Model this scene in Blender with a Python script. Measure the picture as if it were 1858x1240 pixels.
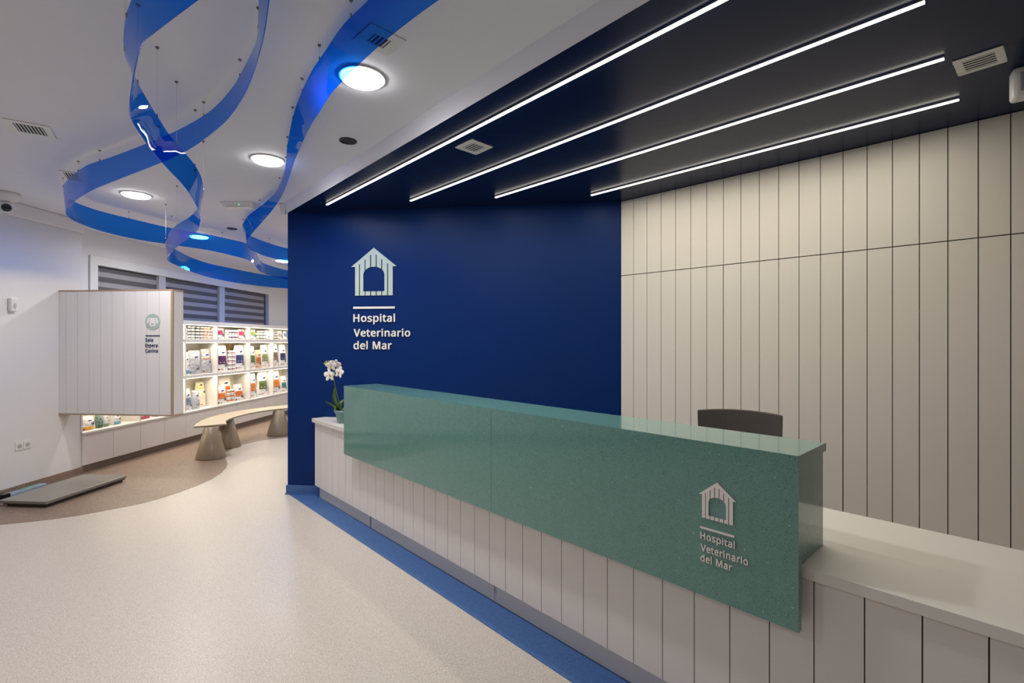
import bpy, bmesh, math, random
from mathutils import Vector, Matrix
random.seed(7)
for o in list(bpy.data.objects): bpy.data.objects.remove(o)
SC = bpy.context.scene
COL = SC.collection
R = math.radians

# ------------------------------------------------------------ camera
F = 885.0; CX = 929.0; CY = 620.0; H = 1.57
cam = bpy.data.cameras.new('camera'); cam_o = bpy.data.objects.new('camera', cam); COL.objects.link(cam_o)
cam.sensor_width = 36.0; cam.lens = F/1858*36.0; cam.clip_start = 0.05
cam_o.location = (0, 0, H); cam_o.rotation_euler = (R(90), 0, 0)
SC.camera = cam_o
SC.view_settings.view_transform = 'Standard'; SC.view_settings.look = 'None'
SC.view_settings.gamma = 1.0; SC.view_settings.exposure = 0.0
SC.view_settings.use_curve_mapping = False
wd = bpy.data.worlds.new('world'); SC.world = wd; wd.use_nodes = True
wd.node_tree.nodes['Background'].inputs[0].default_value = (0.5, 0.55, 0.65, 1)
wd.node_tree.nodes['Background'].inputs[1].default_value = 0.02
SC.cycles.max_bounces = 10; SC.cycles.diffuse_bounces = 5; SC.cycles.transparent_max_bounces = 16
SC.cycles.sample_clamp_indirect = 150; SC.cycles.blur_glossy = 0.5
SC.cycles.use_denoising = True
SC.cycles.caustics_reflective = False; SC.cycles.caustics_refractive = False

P_DOWN = 19.0       # downlights, watts
P_LED = 11.5        # each linear ceiling light
P_SHELF = 2.9       # each shelf bay light
C_DOWN = (1.0, 0.96, 0.95); C_LED = (1.0, 0.92, 0.78); C_SHELF = (1.0, 0.86, 0.62)

def area(name, loc, size, power, color, shape='DISK', size_y=None, rot=(0, 0, 0), parent=None, spread=180):
    l = bpy.data.lights.new(name, 'AREA'); l.shape = shape; l.size = size
    if size_y: l.size_y = size_y
    l.energy = power; l.color = color; l.spread = R(spread)
    o = bpy.data.objects.new(name, l); COL.objects.link(o); o.location = loc; o.rotation_euler = rot
    if parent: o.parent = parent
    return o

# ------------------------------------------------------------ plan geometry helpers
def P(px, py, z):                       # the point of height z seen at a pixel
    d = F*(H - z)/(py - CY)
    return Vector(((px-CX)/F*d, d, z))
def PD(px, py, d): return Vector(((px-CX)/F*d, d, H-(py-CY)/F*d))
DA = Vector((-.681, .732, 0)).normalized(); DB = Vector((.732, .681, 0)).normalized()
def UV(u, v, z=0): return DA*u + DB*v + Vector((0, 0, z))
def u_at(px, v):
    q = (px-CX)/F
    return v*(DB.x-q*DB.y)/(q*DA.y-DA.x)
def UVpix(px, py, v):                   # (u, z) on the plane v
    u = u_at(px, v); w = UV(u, v); return u, H-(py-CY)/F*w.y

# ------------------------------------------------------------ materials
MATS = {}
def srgb(r, g, b):
    f = lambda c: (c/12.92 if c <= .04045 else ((c+.055)/1.055)**2.4)
    return tuple(f(c/255) for c in (r, g, b))
def mat(name, col, rough=.5, metal=0, spec=.5, coat=0, bump=0, bscale=200, var=0, vscale=8, speck=None, emit=None, estr=0, trans=0):
    if name in MATS: return MATS[name]
    m = bpy.data.materials.new(name); m.use_nodes = True; MATS[name] = m
    nt = m.node_tree; b = nt.nodes['Principled BSDF']
    b.inputs['Roughness'].default_value = rough; b.inputs['Metallic'].default_value = metal
    b.inputs['Specular IOR Level'].default_value = spec; b.inputs['Coat Weight'].default_value = coat
    b.inputs['Coat Roughness'].default_value = .04
    tc = nt.nodes.new('ShaderNodeTexCoord')
    rgb = nt.nodes.new('ShaderNodeRGB'); rgb.outputs[0].default_value = (*col, 1); cur = rgb.outputs[0]
    n = nt.nodes.new('ShaderNodeTexNoise'); n.inputs['Scale'].default_value = vscale; n.inputs['Detail'].default_value = 3
    nt.links.new(tc.outputs['Object'], n.inputs['Vector'])
    mr = nt.nodes.new('ShaderNodeMapRange'); mr.inputs[3].default_value = 1-max(var, .015); mr.inputs[4].default_value = 1+max(var, .015)
    nt.links.new(n.outputs['Fac'], mr.inputs[0])
    mul = nt.nodes.new('ShaderNodeVectorMath'); mul.operation = 'SCALE'
    nt.links.new(cur, mul.inputs[0]); nt.links.new(mr.outputs[0], mul.inputs['Scale']); cur = mul.outputs[0]
    for (scale, thr, c2, soft) in (speck or []):
        v = nt.nodes.new('ShaderNodeTexNoise'); v.inputs['Scale'].default_value = scale; v.inputs['Detail'].default_value = 1.5
        mp = nt.nodes.new('ShaderNodeMapping'); mp.inputs['Location'].default_value = (scale*.13, scale*.07, thr)
        nt.links.new(tc.outputs['Object'], mp.inputs[0]); nt.links.new(mp.outputs[0], v.inputs['Vector'])
        r2 = nt.nodes.new('ShaderNodeMapRange'); r2.inputs[1].default_value = thr; r2.inputs[2].default_value = thr+soft
        nt.links.new(v.outputs['Fac'], r2.inputs[0])
        mx = nt.nodes.new('ShaderNodeMix'); mx.data_type = 'RGBA'; mx.inputs[7].default_value = (*c2, 1)
        nt.links.new(r2.outputs[0], mx.inputs[0]); nt.links.new(cur, mx.inputs[6]); cur = mx.outputs[2]
    nt.links.new(cur, b.inputs['Base Color'])
    if bump:
        nb = nt.nodes.new('ShaderNodeTexNoise'); nb.inputs['Scale'].default_value = bscale
        nt.links.new(tc.outputs['Object'], nb.inputs['Vector'])
        bp = nt.nodes.new('ShaderNodeBump'); bp.inputs['Strength'].default_value = bump; bp.inputs['Distance'].default_value = .02 if bscale < 50 else .002
        nt.links.new(nb.outputs['Fac'], bp.inputs['Height']); nt.links.new(bp.outputs[0], b.inputs['Normal'])
    if emit:
        b.inputs['Emission Color'].default_value = (*emit, 1); b.inputs['Emission Strength'].default_value = estr
    return m
def mat_ribbon():
    m = bpy.data.materials.new('blue_acrylic'); m.use_nodes = True; nt = m.node_tree
    nt.nodes.remove(nt.nodes['Principled BSDF']); out = nt.nodes['Material Output']
    tr = nt.nodes.new('ShaderNodeBsdfTransparent'); tr.inputs[0].default_value = (.14, .51, .99, 1)
    gl = nt.nodes.new('ShaderNodeBsdfGlossy'); gl.inputs[0].default_value = (.95, .97, 1, 1); gl.inputs['Roughness'].default_value = .015
    df = nt.nodes.new('ShaderNodeBsdfTranslucent'); df.inputs[0].default_value = (.0, .08, .6, 1)
    tc = nt.nodes.new('ShaderNodeTexCoord'); n = nt.nodes.new('ShaderNodeTexNoise'); n.inputs['Scale'].default_value = 3
    bp = nt.nodes.new('ShaderNodeBump'); bp.inputs['Strength'].default_value = .25; bp.inputs['Distance'].default_value = .01
    nt.links.new(tc.outputs['Object'], n.inputs['Vector']); nt.links.new(n.outputs['Fac'], bp.inputs['Height'])
    nt.links.new(bp.outputs[0], gl.inputs['Normal'])
    fr = nt.nodes.new('ShaderNodeFresnel'); fr.inputs[0].default_value = 1.22
    a = nt.nodes.new('ShaderNodeMixShader'); a.inputs[0].default_value = .035
    nt.links.new(tr.outputs[0], a.inputs[1]); nt.links.new(df.outputs[0], a.inputs[2])
    b = nt.nodes.new('ShaderNodeMixShader')
    geo = nt.nodes.new('ShaderNodeNewGeometry'); inv = nt.nodes.new('ShaderNodeMath'); inv.operation = 'SUBTRACT'; inv.inputs[0].default_value = 1
    fm = nt.nodes.new('ShaderNodeMath'); fm.operation = 'MULTIPLY'
    nt.links.new(geo.outputs['Backfacing'], inv.inputs[1]); nt.links.new(fr.outputs[0], fm.inputs[0]); nt.links.new(inv.outputs[0], fm.inputs[1])
    nt.links.new(fm.outputs[0], b.inputs[0]); nt.links.new(a.outputs[0], b.inputs[1]); nt.links.new(gl.outputs[0], b.inputs[2])
    nt.links.new(b.outputs[0], out.inputs[0]); MATS['blue_acrylic'] = m; return m

M_CEIL = mat('white_ceiling_paint', (.76, .77, .83), .75, spec=.2, bump=.03)
M_WALL = mat('white_wall_paint', (.74, .73, .73), .7, spec=.25, bump=.05)
M_WDIM = mat('unseen_wall_darkened', (.34, .335, .33), .7)  # unseen walls made darker to cut their bounce and reflection in the stone
M_WPAN = mat('warm_white_laminate', (.70, .665, .60), .42, var=.02, vscale=3)
M_SPAN = mat('white_sign_laminate', (.78, .76, .755), .42, var=.02, vscale=3)
M_DPAN = mat('white_desk_laminate', (.72, .69, .665), .42, var=.02, vscale=3)
M_GAP = mat('brown_groove', (.05, .032, .022), .8)
M_BLUE = mat('navy_wall_paint', (.0005, .021, .125), .46, spec=.16, bump=.03, var=.05, vscale=2)
M_BCEIL = mat('navy_ceiling_paint', (.006, .015, .056), .26, spec=.13, bump=.02)
M_FLOOR = mat('cream_speckled_vinyl', (.585, .53, .475), .34, spec=.4, var=.03, vscale=60,
              speck=[(210, .58, (.36, .30, .25), .06), (150, .62, (.80, .75, .70), .06)])
M_BROWN = mat('brown_speckled_vinyl', (.25, .175, .135), .38, spec=.4, var=.05, vscale=60,
              speck=[(170, .56, (.12, .085, .065), .06), (130, .61, (.44, .36, .30), .05)])
M_BVIN = mat('blue_speckled_vinyl', (.06, .14, .335), .42, spec=.35, var=.15, vscale=40,
             speck=[(260, .56, (.03, .08, .27), .08), (240, .66, (.22, .36, .66), .04)])
M_STONE = mat('green_quartz', (.125, .29, .25), .10, spec=.55, coat=.3, var=.08, vscale=30,
              speck=[(330, .615, (.035, .07, .065), .03), (120, .765, (.75, .83, .78), .008)])
M_TOP = mat('white_countertop', (.72, .70, .65), .35, bump=.02)
M_PLIN = mat('grey_plinth', (.64, .62, .62), .4)
M_BIRCH = mat('birch_edge', (.42, .29, .20), .5, var=.1, vscale=40)
M_WHITE = mat('white_plastic', (.74, .74, .72), .4)
M_LETT = mat('cream_letter', (.80, .77, .72), .45)
M_SAGE = mat('sage_letter', (.50, .60, .52), .45)
M_SAGE2 = mat('sage_disc', (.40, .50, .43), .5)
M_NAVY = mat('navy_letter', (.01, .03, .10), .5)
M_CAB = mat('shelf_white', (.77, .75, .73), .45)
M_CREAM = mat('shelf_interior', (.80, .76, .66), .5)
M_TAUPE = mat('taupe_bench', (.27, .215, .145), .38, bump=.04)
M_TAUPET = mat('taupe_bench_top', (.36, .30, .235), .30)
M_DARK = mat('dark_plastic', (.02, .02, .022), .45)
M_GREYT = mat('grey_rubber_plate', (.21, .20, .175), .2, var=.06)
M_BLACKG = mat('black_gloss', (.012, .012, .015), .12)
M_METAL = mat('brushed_metal', (.55, .55, .55), .3, metal=1)
M_FAB = mat('grey_mesh_fabric', (.075, .065, .062), .8, bump=.3, bscale=500)
M_BLD = mat('blind_dark_band', (.11, .10, .105), .75)
M_BLL = mat('blind_light_band', (.34, .33, .35), .75)
M_WFR = mat('window_frame_lilac', (.50, .50, .53), .45)
M_POT = mat('sage_pot', (.17, .30, .30), .5)
M_LEAF = mat('orchid_leaf', (.06, .11, .02), .4, var=.2)
M_PETAL = mat('orchid_petal', (.78, .75, .72), .55)
M_BUD = mat('orchid_bud', (.35, .33, .05), .5)
M_LIP = mat('orchid_lip', (.45, .25, .03), .5)
M_SOIL = mat('bark', (.08, .045, .02), .9)
M_EMD = mat('lamp_diffuser', (.9, .9, .9), .5, emit=(1, .97, .93), estr=34)
M_EML = mat('led_diffuser', (.9, .9, .85), .5, emit=(1, .93, .78), estr=6)
M_EMS = mat('shelf_led', (.9, .9, .8), .5, emit=(1, .9, .6), estr=3.5)
M_GRN = mat('green_indicator', (.02, .4, .1), .5, emit=(.1, 1, .3), estr=2)
M_RIB = mat_ribbon()
M_WIRE = mat('clear_nylon_wire', (.75, .74, .76), .15)
M_ANCH = mat('anchor_metal', (.22, .19, .17), .4, metal=.6)

# ------------------------------------------------------------ mesh helpers
class MB:
    def __init__(s): s.v = []; s.f = []; s.mi = []; s.m = []; s.sm = []
    def mid(s, m):
        if m not in s.m: s.m.append(m)
        return s.m.index(m)
    def add(s, vs, fs, m, smooth=False):
        b = len(s.v); s.v += [tuple(x) for x in vs]; k = s.mid(m)
        for f in fs: s.f.append(tuple(b+i for i in f)); s.mi.append(k); s.sm.append(smooth)
        return s
    def box(s, x0, x1, y0, y1, z0, z1, m, tr=None):
        vs = [Vector((x, y, z)) for z in (z0, z1) for y in (y0, y1) for x in (x0, x1)]
        if tr: vs = [tr(v) for v in vs]
        return s.add(vs, [(0, 2, 3, 1), (4, 5, 7, 6), (0, 1, 5, 4), (2, 6, 7, 3), (0, 4, 6, 2), (1, 3, 7, 5)], m)
    def prism(s, pts, z0, z1, m, smooth=False):
        n = len(pts)
        vs = [(p[0], p[1], z0) for p in pts]+[(p[0], p[1], z1) for p in pts]
        s.add(vs, [tuple(range(n))[::-1], tuple(range(n, 2*n))], m)
        return s.add(vs, [(i, (i+1) % n, n+(i+1) % n, n+i) for i in range(n)], m, smooth)
    def lathe(s, prof, m, c=(0, 0, 0), n=32, smooth=True, tr=None):
        vs = []; fs = []
        for (r, z) in prof:
            for i in range(n):
                a = 2*math.pi*i/n; vs.append(Vector((c[0]+r*math.cos(a), c[1]+r*math.sin(a), c[2]+z)))
        for k in range(len(prof)-1):
            for i in range(n): fs.append((k*n+i, k*n+(i+1) % n, (k+1)*n+(i+1) % n, (k+1)*n+i))
        if tr: vs = [tr(v) for v in vs]
        s.add(vs, fs, m, smooth)
        s.add(vs[:n], [tuple(range(n))[::-1]], m); s.add(vs[-n:], [tuple(range(n))], m); return s
    def tube(s, pts, r, m, n=8):
        pts = [Vector(p) for p in pts]; vs = []; fs = []
        for k, p in enumerate(pts):
            d = (pts[min(k+1, len(pts)-1)]-pts[max(k-1, 0)]).normalized()
            a = d.orthogonal().normalized() if k == 0 else (a - d*a.dot(d)).normalized()
            b = d.cross(a); rr = r[k] if isinstance(r, (list, tuple)) else r
            for i in range(n):
                t = 2*math.pi*i/n; vs.append(p+a*math.cos(t)*rr+b*math.sin(t)*rr)
        for k in range(len(pts)-1):
            for i in range(n): fs.append((k*n+i, k*n+(i+1) % n, (k+1)*n+(i+1) % n, (k+1)*n+i))
        s.add(vs, fs, m, True); s.add(vs[:n], [tuple(range(n))[::-1]], m); s.add(vs[-n:], [tuple(range(n))], m); return s
    def ball(s, c, rx, ry, rz, m, rot=None, nu=14, nv=8):
        vs = []; fs = []
        for j in range(nv+1):
            ph = math.pi*j/nv
            for i in range(nu):
                th = 2*math.pi*i/nu
                v = Vector((rx*math.sin(ph)*math.cos(th), ry*math.sin(ph)*math.sin(th), rz*math.cos(ph)))
                if rot: v = rot @ v
                vs.append(v+Vector(c))
        for j in range(nv):
            for i in range(nu): fs.append((j*nu+i, (j+1)*nu+i, (j+1)*nu+(i+1) % nu, j*nu+(i+1) % nu))
        return s.add(vs, fs, m, True)
    def build(s, name, parent=None, loc=None, rz=0, bevel=0, fix=True):
        me = bpy.data.meshes.new(name); me.from_pydata(s.v, [], s.f)
        for m in s.m: me.materials.append(m)
        for p, k, q in zip(me.polygons, s.mi, s.sm): p.material_index = k; p.use_smooth = q
        if fix:
            bm = bmesh.new(); bm.from_mesh(me)
            bmesh.ops.remove_doubles(bm, verts=bm.verts, dist=1e-5)
            bmesh.ops.dissolve_degenerate(bm, dist=1e-6, edges=bm.edges)
            bmesh.ops.recalc_face_normals(bm, faces=bm.faces); bm.to_mesh(me); bm.free()
        o = bpy.data.objects.new(name, me); COL.objects.link(o)
        if parent: o.parent = parent
        if loc is not None: o.location = loc
        o.rotation_euler.z = rz
        if bevel:
            b = o.modifiers.new('bevel', 'BEVEL'); b.width = bevel; b.segments = 2; b.limit_method = 'ANGLE'
            b.angle_limit = R(40); b.harden_normals = False
        return o
def tag(o, label=None, cat=None, group=None, kind=None):
    if label: o['label'] = label
    if cat: o['category'] = cat
    if group: o['group'] = group
    if kind: o['kind'] = kind
    return o
def thing(name, label, cat, loc=(0, 0, 0), rz=0, group=None):
    o = bpy.data.objects.new(name, None); COL.objects.link(o); o.location = loc; o.rotation_euler.z = rz
    o.empty_display_size = .1
    return tag(o, label, cat, group)
def struct(name, mb, bevel=0, label=None):
    o = mb.build(name, bevel=bevel); o['kind'] = 'structure'
    if label: o['label'] = label
    return o
def copy_tree(o, parent=None):
    c = o.copy(); COL.objects.link(c); c.parent = parent
    for ch in list(o.children): copy_tree(ch, c)
    return c

# ============================================================ SETTING
ZC = 3.00; ZB = 2.90          # white ceiling, lowered navy ceiling
XL = -5.11                    # left wall
BW0 = Vector((-2.313, 5.03, 0)); BW1 = Vector((1.043, 4.638, 0))      # navy wall foot line
PW0 = BW1.copy(); PW1 = UV(.05, 4.067)
PWD = (PW1-PW0).normalized(); PWN = Vector((-PWD.y, PWD.x, 0))        # away from the camera
if PWN.dot(PW0) < 0: PWN = -PWN
def PW(s, z=0, n=0): return PW0+PWD*s+PWN*n+Vector((0, 0, z))
PWLEN = 5.3
pend = PW(PWLEN)
# shelf wall frame: s along the shelves, y into the wall
SO = Vector((-5.10, 5.80, 0)); ST = Vector((.06, 1, 0)).normalized(); SN = Vector((-ST.y, ST.x, 0))
SRZ = math.atan2(ST.y, ST.x)
def S(s, y=0, z=0): return SO+ST*s+SN*y+Vector((0, 0, z))
def s_at(px, y=0):
    q = (px-CX)/F; b = SO+SN*y
    return (q*b.y-b.x)/(ST.x-q*ST.y)
WY = .33                      # depth of the window wall behind the shelf fronts

mb = MB(); mb.prism([(-7, -3.6), (9, -3.6), (9, 12.2), (-7, 12.2)], -.1, 0, M_FLOOR); struct('floor', mb)
# brown vinyl field of the waiting area
bp = [(0, 953), (50, 948), (95, 943), (140, 936.5), (181, 929), (249, 916), (290, 905.5), (328, 893), (360, 881), (384, 870), (402, 858.5), (411, 848),
      (413, 842), (410, 834), (406.5, 828), (409, 822), (415, 818), (425, 813), (439, 808), (471, 800), (497, 796.5), (523, 794), (545, 790)]
pts = [P(x, y, 0) for x, y in bp]
left0 = Vector((XL, P(0, 953, 0).y*.98, 0))
poly = [(XL-.05, 3.2)]+[(-4.9, 3.55)]+[(p.x, p.y) for p in pts]+[(-2.9, 9.6), (-2.6, 12.1), (-5.6, 12.1), (XL-.05, 5.8)]
mb = MB(); mb.prism(poly, .0002, .002, M_BROWN); struct('floor_inlay', mb, label='brown speckled floor field with curved edge')
# blue strip along the counter
a0, a1 = UV(-1.6, 1.728), UV(-1.6, 2.0); c0 = P(523, 897, 0)
end2 = BW0+(BW1-BW0)*.12
mb = MB(); mb.prism([tuple(a0[:2]), tuple(a1[:2]), tuple(UV(4.7, 2.0)[:2]), tuple(end2[:2]), tuple(BW0[:2]), (c0.x, c0.y)], .0002, .003, M_BVIN)
struct('floor_strip', mb, label='blue speckled floor strip along the counter')
# cove base on the navy wall
dirb = (BW1-BW0).normalized(); nb = Vector((dirb.y, -dirb.x, 0))   # towards the camera
if nb.y > 0: nb = -nb
mb = MB(); q = [BW0-dirb*.012, BW0+dirb*.5, BW0+dirb*.5+nb*.012, BW0+nb*.012-dirb*.012]
mb.prism([tuple(p[:2]) for p in q], .003, .092, M_BVIN)
q = [BW0-dirb*.012, BW0+dirb*.5, BW0+dirb*.5+nb*.03, BW0+nb*.03-dirb*.012]; mb.prism([tuple(p[:2]) for p in q], .002, .012, M_BVIN)
struct('baseboard_back', mb)

# ceilings
mb = MB(); mb.prism([(-7, -3.6), (9, -3.6), (9, 12.2), (-7, 12.2)], ZC, ZC+.1, M_CEIL); struct('ceiling', mb)
def fvu(u): return 1.698+(u-1.95)*.0115
prof = [(-.030, ZC), (-.028, ZC-.010), (-.018, ZC-.045), (-.006, ZC-.08), (0, ZB)]   # soft rounded fascia (v offset, z)
mb = MB(); us = [-3.4, 5.35]; vs = []; fs = []
for (dv, z) in prof: vs += [UV(u, fvu(u)+dv, z) for u in us]
for k in range(len(prof)-1): fs.append((k*2, k*2+1, k*2+3, k*2+2))
mb.add(vs, fs, M_CEIL, True)
struct('trim_1', mb, label='soft white fascia between the white ceiling and the navy ceiling')
e0 = UV(-3.4, fvu(-3.4)); uend = u_at(522, fvu(4.9))
mb = MB(); mb.prism([tuple(e0[:2]), tuple(PW(PWLEN, 0, .02)[:2]), tuple(PW(0, 0, .02)[:2]), tuple((BW0+Vector((0, .03, 0)))[:2]), tuple(UV(uend, fvu(uend))[:2])], ZB, ZC-.001, M_BCEIL)
struct('ceiling_lowered', mb, label='lowered navy ceiling over the reception desk')

# navy wall
mb = MB(); mb.prism([tuple(BW0[:2]), tuple((BW1+dirb*.1)[:2]), tuple((BW1+dirb*.1-nb*.16)[:2]), tuple((BW0-nb*.16)[:2])], .0, ZB, M_BLUE)
o = struct('wall_back', mb)
mb = MB(); mb.prism([tuple((BW0-nb*.002)[:2]), tuple((BW1-nb*.002)[:2]), tuple((BW1-nb*.16)[:2]), tuple((BW0-nb*.16)[:2])], ZB, ZC, M_WALL); struct('wall_back_head', mb)
# panelled wall on the right
gpx = [1150.9, 1175, 1200.3, 1226.7, 1254.4, 1283.5, 1313.8, 1345.5, 1379.4, 1414.7, 1451.6, 1490.6, 1531.8, 1575.4, 1621.6, 1670, 1721, 1775.2, 1833.8]
def s_pw(px):
    q = (px-CX)/F; return (q*PW0.y-PW0.x)/(PWD.x-q*PWD.y)
gs = [s_pw(x) for x in gpx]
pit = (gs[-1]-gs[0])/(len(gs)-1)
gs = [gs[0]+pit*i for i in range(len(gs))]
while gs[-1] < PWLEN-.05: gs.append(gs[-1]+pit)
edges = [0]+gs+[PWLEN]
mb = MB()
T = lambda v: PW(v.x, v.z, v.y)
mb.box(0, PWLEN, .006, .12, 0, ZC, M_GAP, T)
for i in range(len(edges)-1):
    g = .0025
    w = .0045 if i in (6, 12) else g
    mb.box(edges[i]+g, edges[i+1]-w, -.012, .008, .0, 2.190, M_WPAN, T)
    mb.box(edges[i]+g, edges[i+1]-g, -.012, .008, 2.197, ZB-.004, M_WPAN, T)
struct('wall_right', mb)
# left wall, return, window wall, far walls
mb = MB(); mb.prism([(XL, -3.6), (XL, 5.80), (XL-.5, 5.80), (XL-.5, -3.6)], 0, ZC, M_WALL)
struct('wall_left', mb)
mb = MB()
mb.prism([(XL-.001, -3.5), (XL+.03, -3.5), (XL+.03, 5.80), (XL-.001, 5.80)], ZC-.15, ZC, M_WALL); struct('trim_2', mb, bevel=.012, label='shallow white cornice along the left wall')
mb = MB(); mb.box(-3.6, 5.80, 0, .012, .0, .082, M_BROWN, lambda v: Vector((XL+v.y, v.x, v.z))); struct('baseboard_left', mb, bevel=.003)
w0 = s_at(161.5, WY); w1 = s_at(489, WY)
mb = MB()
Sx = lambda v: S(v.x, v.y, v.z)
ZW0, ZW1 = 1.35, 2.68
mb.box(-.35, w0, WY, WY+.2, 0, ZC, M_WALL, Sx); mb.box(w1, 7.2, WY, WY+.2, 0, ZC, M_WALL, Sx)
mb.box(w0, w1, WY, WY+.2, 0, ZW0, M_WALL, Sx); mb.box(w0, w1, WY, WY+.2, ZW1, ZC, M_WALL, Sx)
struct('wall_window', mb)
mb = MB(); mb.prism([(-7, 12.0), (3, 12.0), (3, 12.2), (-7, 12.2)], 0, ZC, M_WALL); struct('wall_far', mb)
mb = MB(); mb.prism([(-1.9, 5.15), (-1.75, 5.15), (-1.75, 12.0), (-1.9, 12.0)], 0, ZC, M_WALL); struct('wall_inner', mb)
mb = MB(); mb.prism([(-7, -3.6), (9, -3.6), (9, -3.5), (-7, -3.5)], 0, ZC, M_WDIM); struct('wall_front', mb)
mb = MB(); mb.prism([(pend.x-.1, pend.y), (pend.x+.05, pend.y+.05), (pend.x+.05, -3.5), (pend.x-.1, -3.5)], 0, ZC, M_WDIM); struct('wall_side', mb)

# window with frame and glass
wn = bpy.data.objects.new('window_1', None); COL.objects.link(wn); wn.location = S(0, WY, 0); wn.rotation_euler.z = SRZ; wn['kind'] = 'structure'
mb = MB(); fw = .115
mb.box(w0, w1, -.02, .06, ZW1-fw, ZW1, M_WHITE); mb.box(w0, w1, -.02, .06, ZW0, ZW0+.08, M_WHITE)
mb.box(w0, w0+.11, -.02, .06, ZW0+.08, ZW1-fw, M_WHITE); mb.box(w1-.06, w1, -.02, .06, ZW0+.08, ZW1-fw, M_WHITE)
mb.build('window_frame', wn, bevel=.004)
bl = [(s_at(180, WY), s_at(289, WY)), (s_at(301, WY), s_at(398.5, WY)), (s_at(408, WY), s_at(483, WY))]
mb = MB()
for a, b in ((bl[0][1], bl[1][0]), (bl[1][1], bl[2][0])): mb.box(a, b, .0, .06, ZW0+.08, ZW1-fw, M_WFR)
mb.build('mullion', wn, bevel=.003)
mg = mat('window_night_glass', (.02, .025, .03), .05)
mb = MB(); mb.box(w0+.05, w1-.05, .10, .108, ZW0+.05, ZW1-.05, mg); mb.build('pane', wn)
for i, (a, b) in enumerate(bl):
    pos = ('leftmost', 'middle', 'rightmost')[i]
    r = thing('striped_blind', f'{pos} of the three grey striped roller blinds above the display shelves', 'blind', S((a+b)/2, WY+.045, ZW0+.1), SRZ, 'striped roller blinds in the window')
    w = (b-a)/2-.006; mb = MB(); z = 0; k = 0; top = ZW1-fw-ZW0-.1-.004
    z = top; 
    while z > .02:
        z2 = max(z-.067, .02); mb.box(-w, w, (-.0 if k % 2 else -.003), .004, z2, z, M_BLL if k % 2 else M_BLD); z = z2; k += 1
    mb.build('fabric', r)
    mb = MB(); mb.box(-w, w, -.008, .01, .0, .02, M_WFR); mb.build('bottom_bar', r, bevel=.003)

# ============================================================ RECEPTION DESK
VS, VP, VG, VT = 1.86, 1.885, 1.809, 1.925
UWX = 4.93
UE = .5405; UL = 4.079; UW = 4.93; UR = -1.5
ZT = .80
def u_wall(v):                          # where the line v meets the navy wall
    t = (v-BW0.dot(DB))/(dirb.dot(DB)); return (BW0+dirb*t).dot(DA)
UW = min(UW, u_wall(VT+.02)-.004)
desk = thing('reception_desk', 'long white plank-fronted reception desk running out from the navy wall', 'reception desk', UV(2.0, 2.2), 0)
def rel(root):
    inv = root.location.copy()
    return lambda v: UV(v.x, v.y, v.z)-inv
Td = rel(desk)
mb = MB(); gu = [1.885*.0755*k+.0472*1.885 for k in range(-11, 34)]; gu = [g for g in gu if UR < g < UW-.04]
eg = [UR]+gu+[UW]
mb.box(UR, UW, VP+.006, VP+.03, .128, ZT-.038, M_GAP, Td)
for i in range(len(eg)-1):
    mb.box(eg[i]+.002, eg[i+1]-.002, VP, VP+.01, .128, ZT-.038, M_DPAN, Td)
mb.build('front_panel', desk)
mb = MB(); mb.box(UR, UW-.02, VT, VT+.02, .003, .13, M_PLIN, Td); mb.build('plinth', desk)
mb = MB()
vstar = VS+(2.60-VS)*(u_wall(VS)-.004-4.948)/(u_wall(VS)-u_wall(2.60)); inv_ = desk.location; zt0, zt1 = ZT-.038-inv_.z, ZT-inv_.z
mb.prism([tuple((UV(u, v)-inv_)[:2]) for u, v in ((UR, VS), (4.948, VS), (4.948, vstar), (u_wall(2.60)-.004, 2.60), (UR, 2.60))], zt0, zt1, M_TOP)
mb.build('countertop', desk, bevel=.002)
mb = MB()
for u in (UR+.02, .6, 2.2, 3.8):
    mb = MB(); mb.box(u, u+.03, VP+.04, min(2.5, 2.5 if u < 3.5 else 2.2), .003, ZT-.034, M_DPAN, Td); mb.build('support_panel', desk)

stone = thing('stone_counter', 'raised green speckled stone counter hung over the front of the white desk', 'counter', UV(2.3, 1.96, ZT), 0)
Ts = rel(stone); Z1 = 1.187; Z0 = .596; US = 2.12; VB = 2.123
def sweep(prof, ua, ub, m, T):
    mb = MB(); n = len(prof); vs = [T(Vector((ua, v, z))) for v, z in prof]+[T(Vector((ub, v, z))) for v, z in prof]
    mb.add(vs, [tuple(range(n)), tuple(range(n, 2*n))[::-1]]+[(i, n+i, n+(i+1) % n, (i+1) % n) for i in range(n)], m); return mb
for ua_, ub_ in ((US+.001, UL), (UE, US-.001)):
    sweep([(VG, Z0), (VG+.03, Z0), (VG+.03, Z1-.0302), (VG, Z1-.0004)], ua_, ub_, M_STONE, Ts).build('front_slab', stone)
    sweep([(VG, Z1), (VG+.03, Z1-.030), (VB, Z1-.030), (VB, Z1)], ua_, ub_, M_STONE, Ts).build('top_slab', stone)
for a, b in ((UE+.010, UE+.032), (UL-.03, UL-.004)):
    mb = MB(); mb.box(a, b, VG+.0305, VB-.002, ZT+.001, Z1-.032, M_STONE, Ts); mb.build('end_panel', stone)
mb = MB(); mb.box(UE+.03, UL-.03, VB-.03, VB-.004, ZT+.001, Z1-.032, M_DPAN, Ts); mb.build('back_panel', stone)

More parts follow.
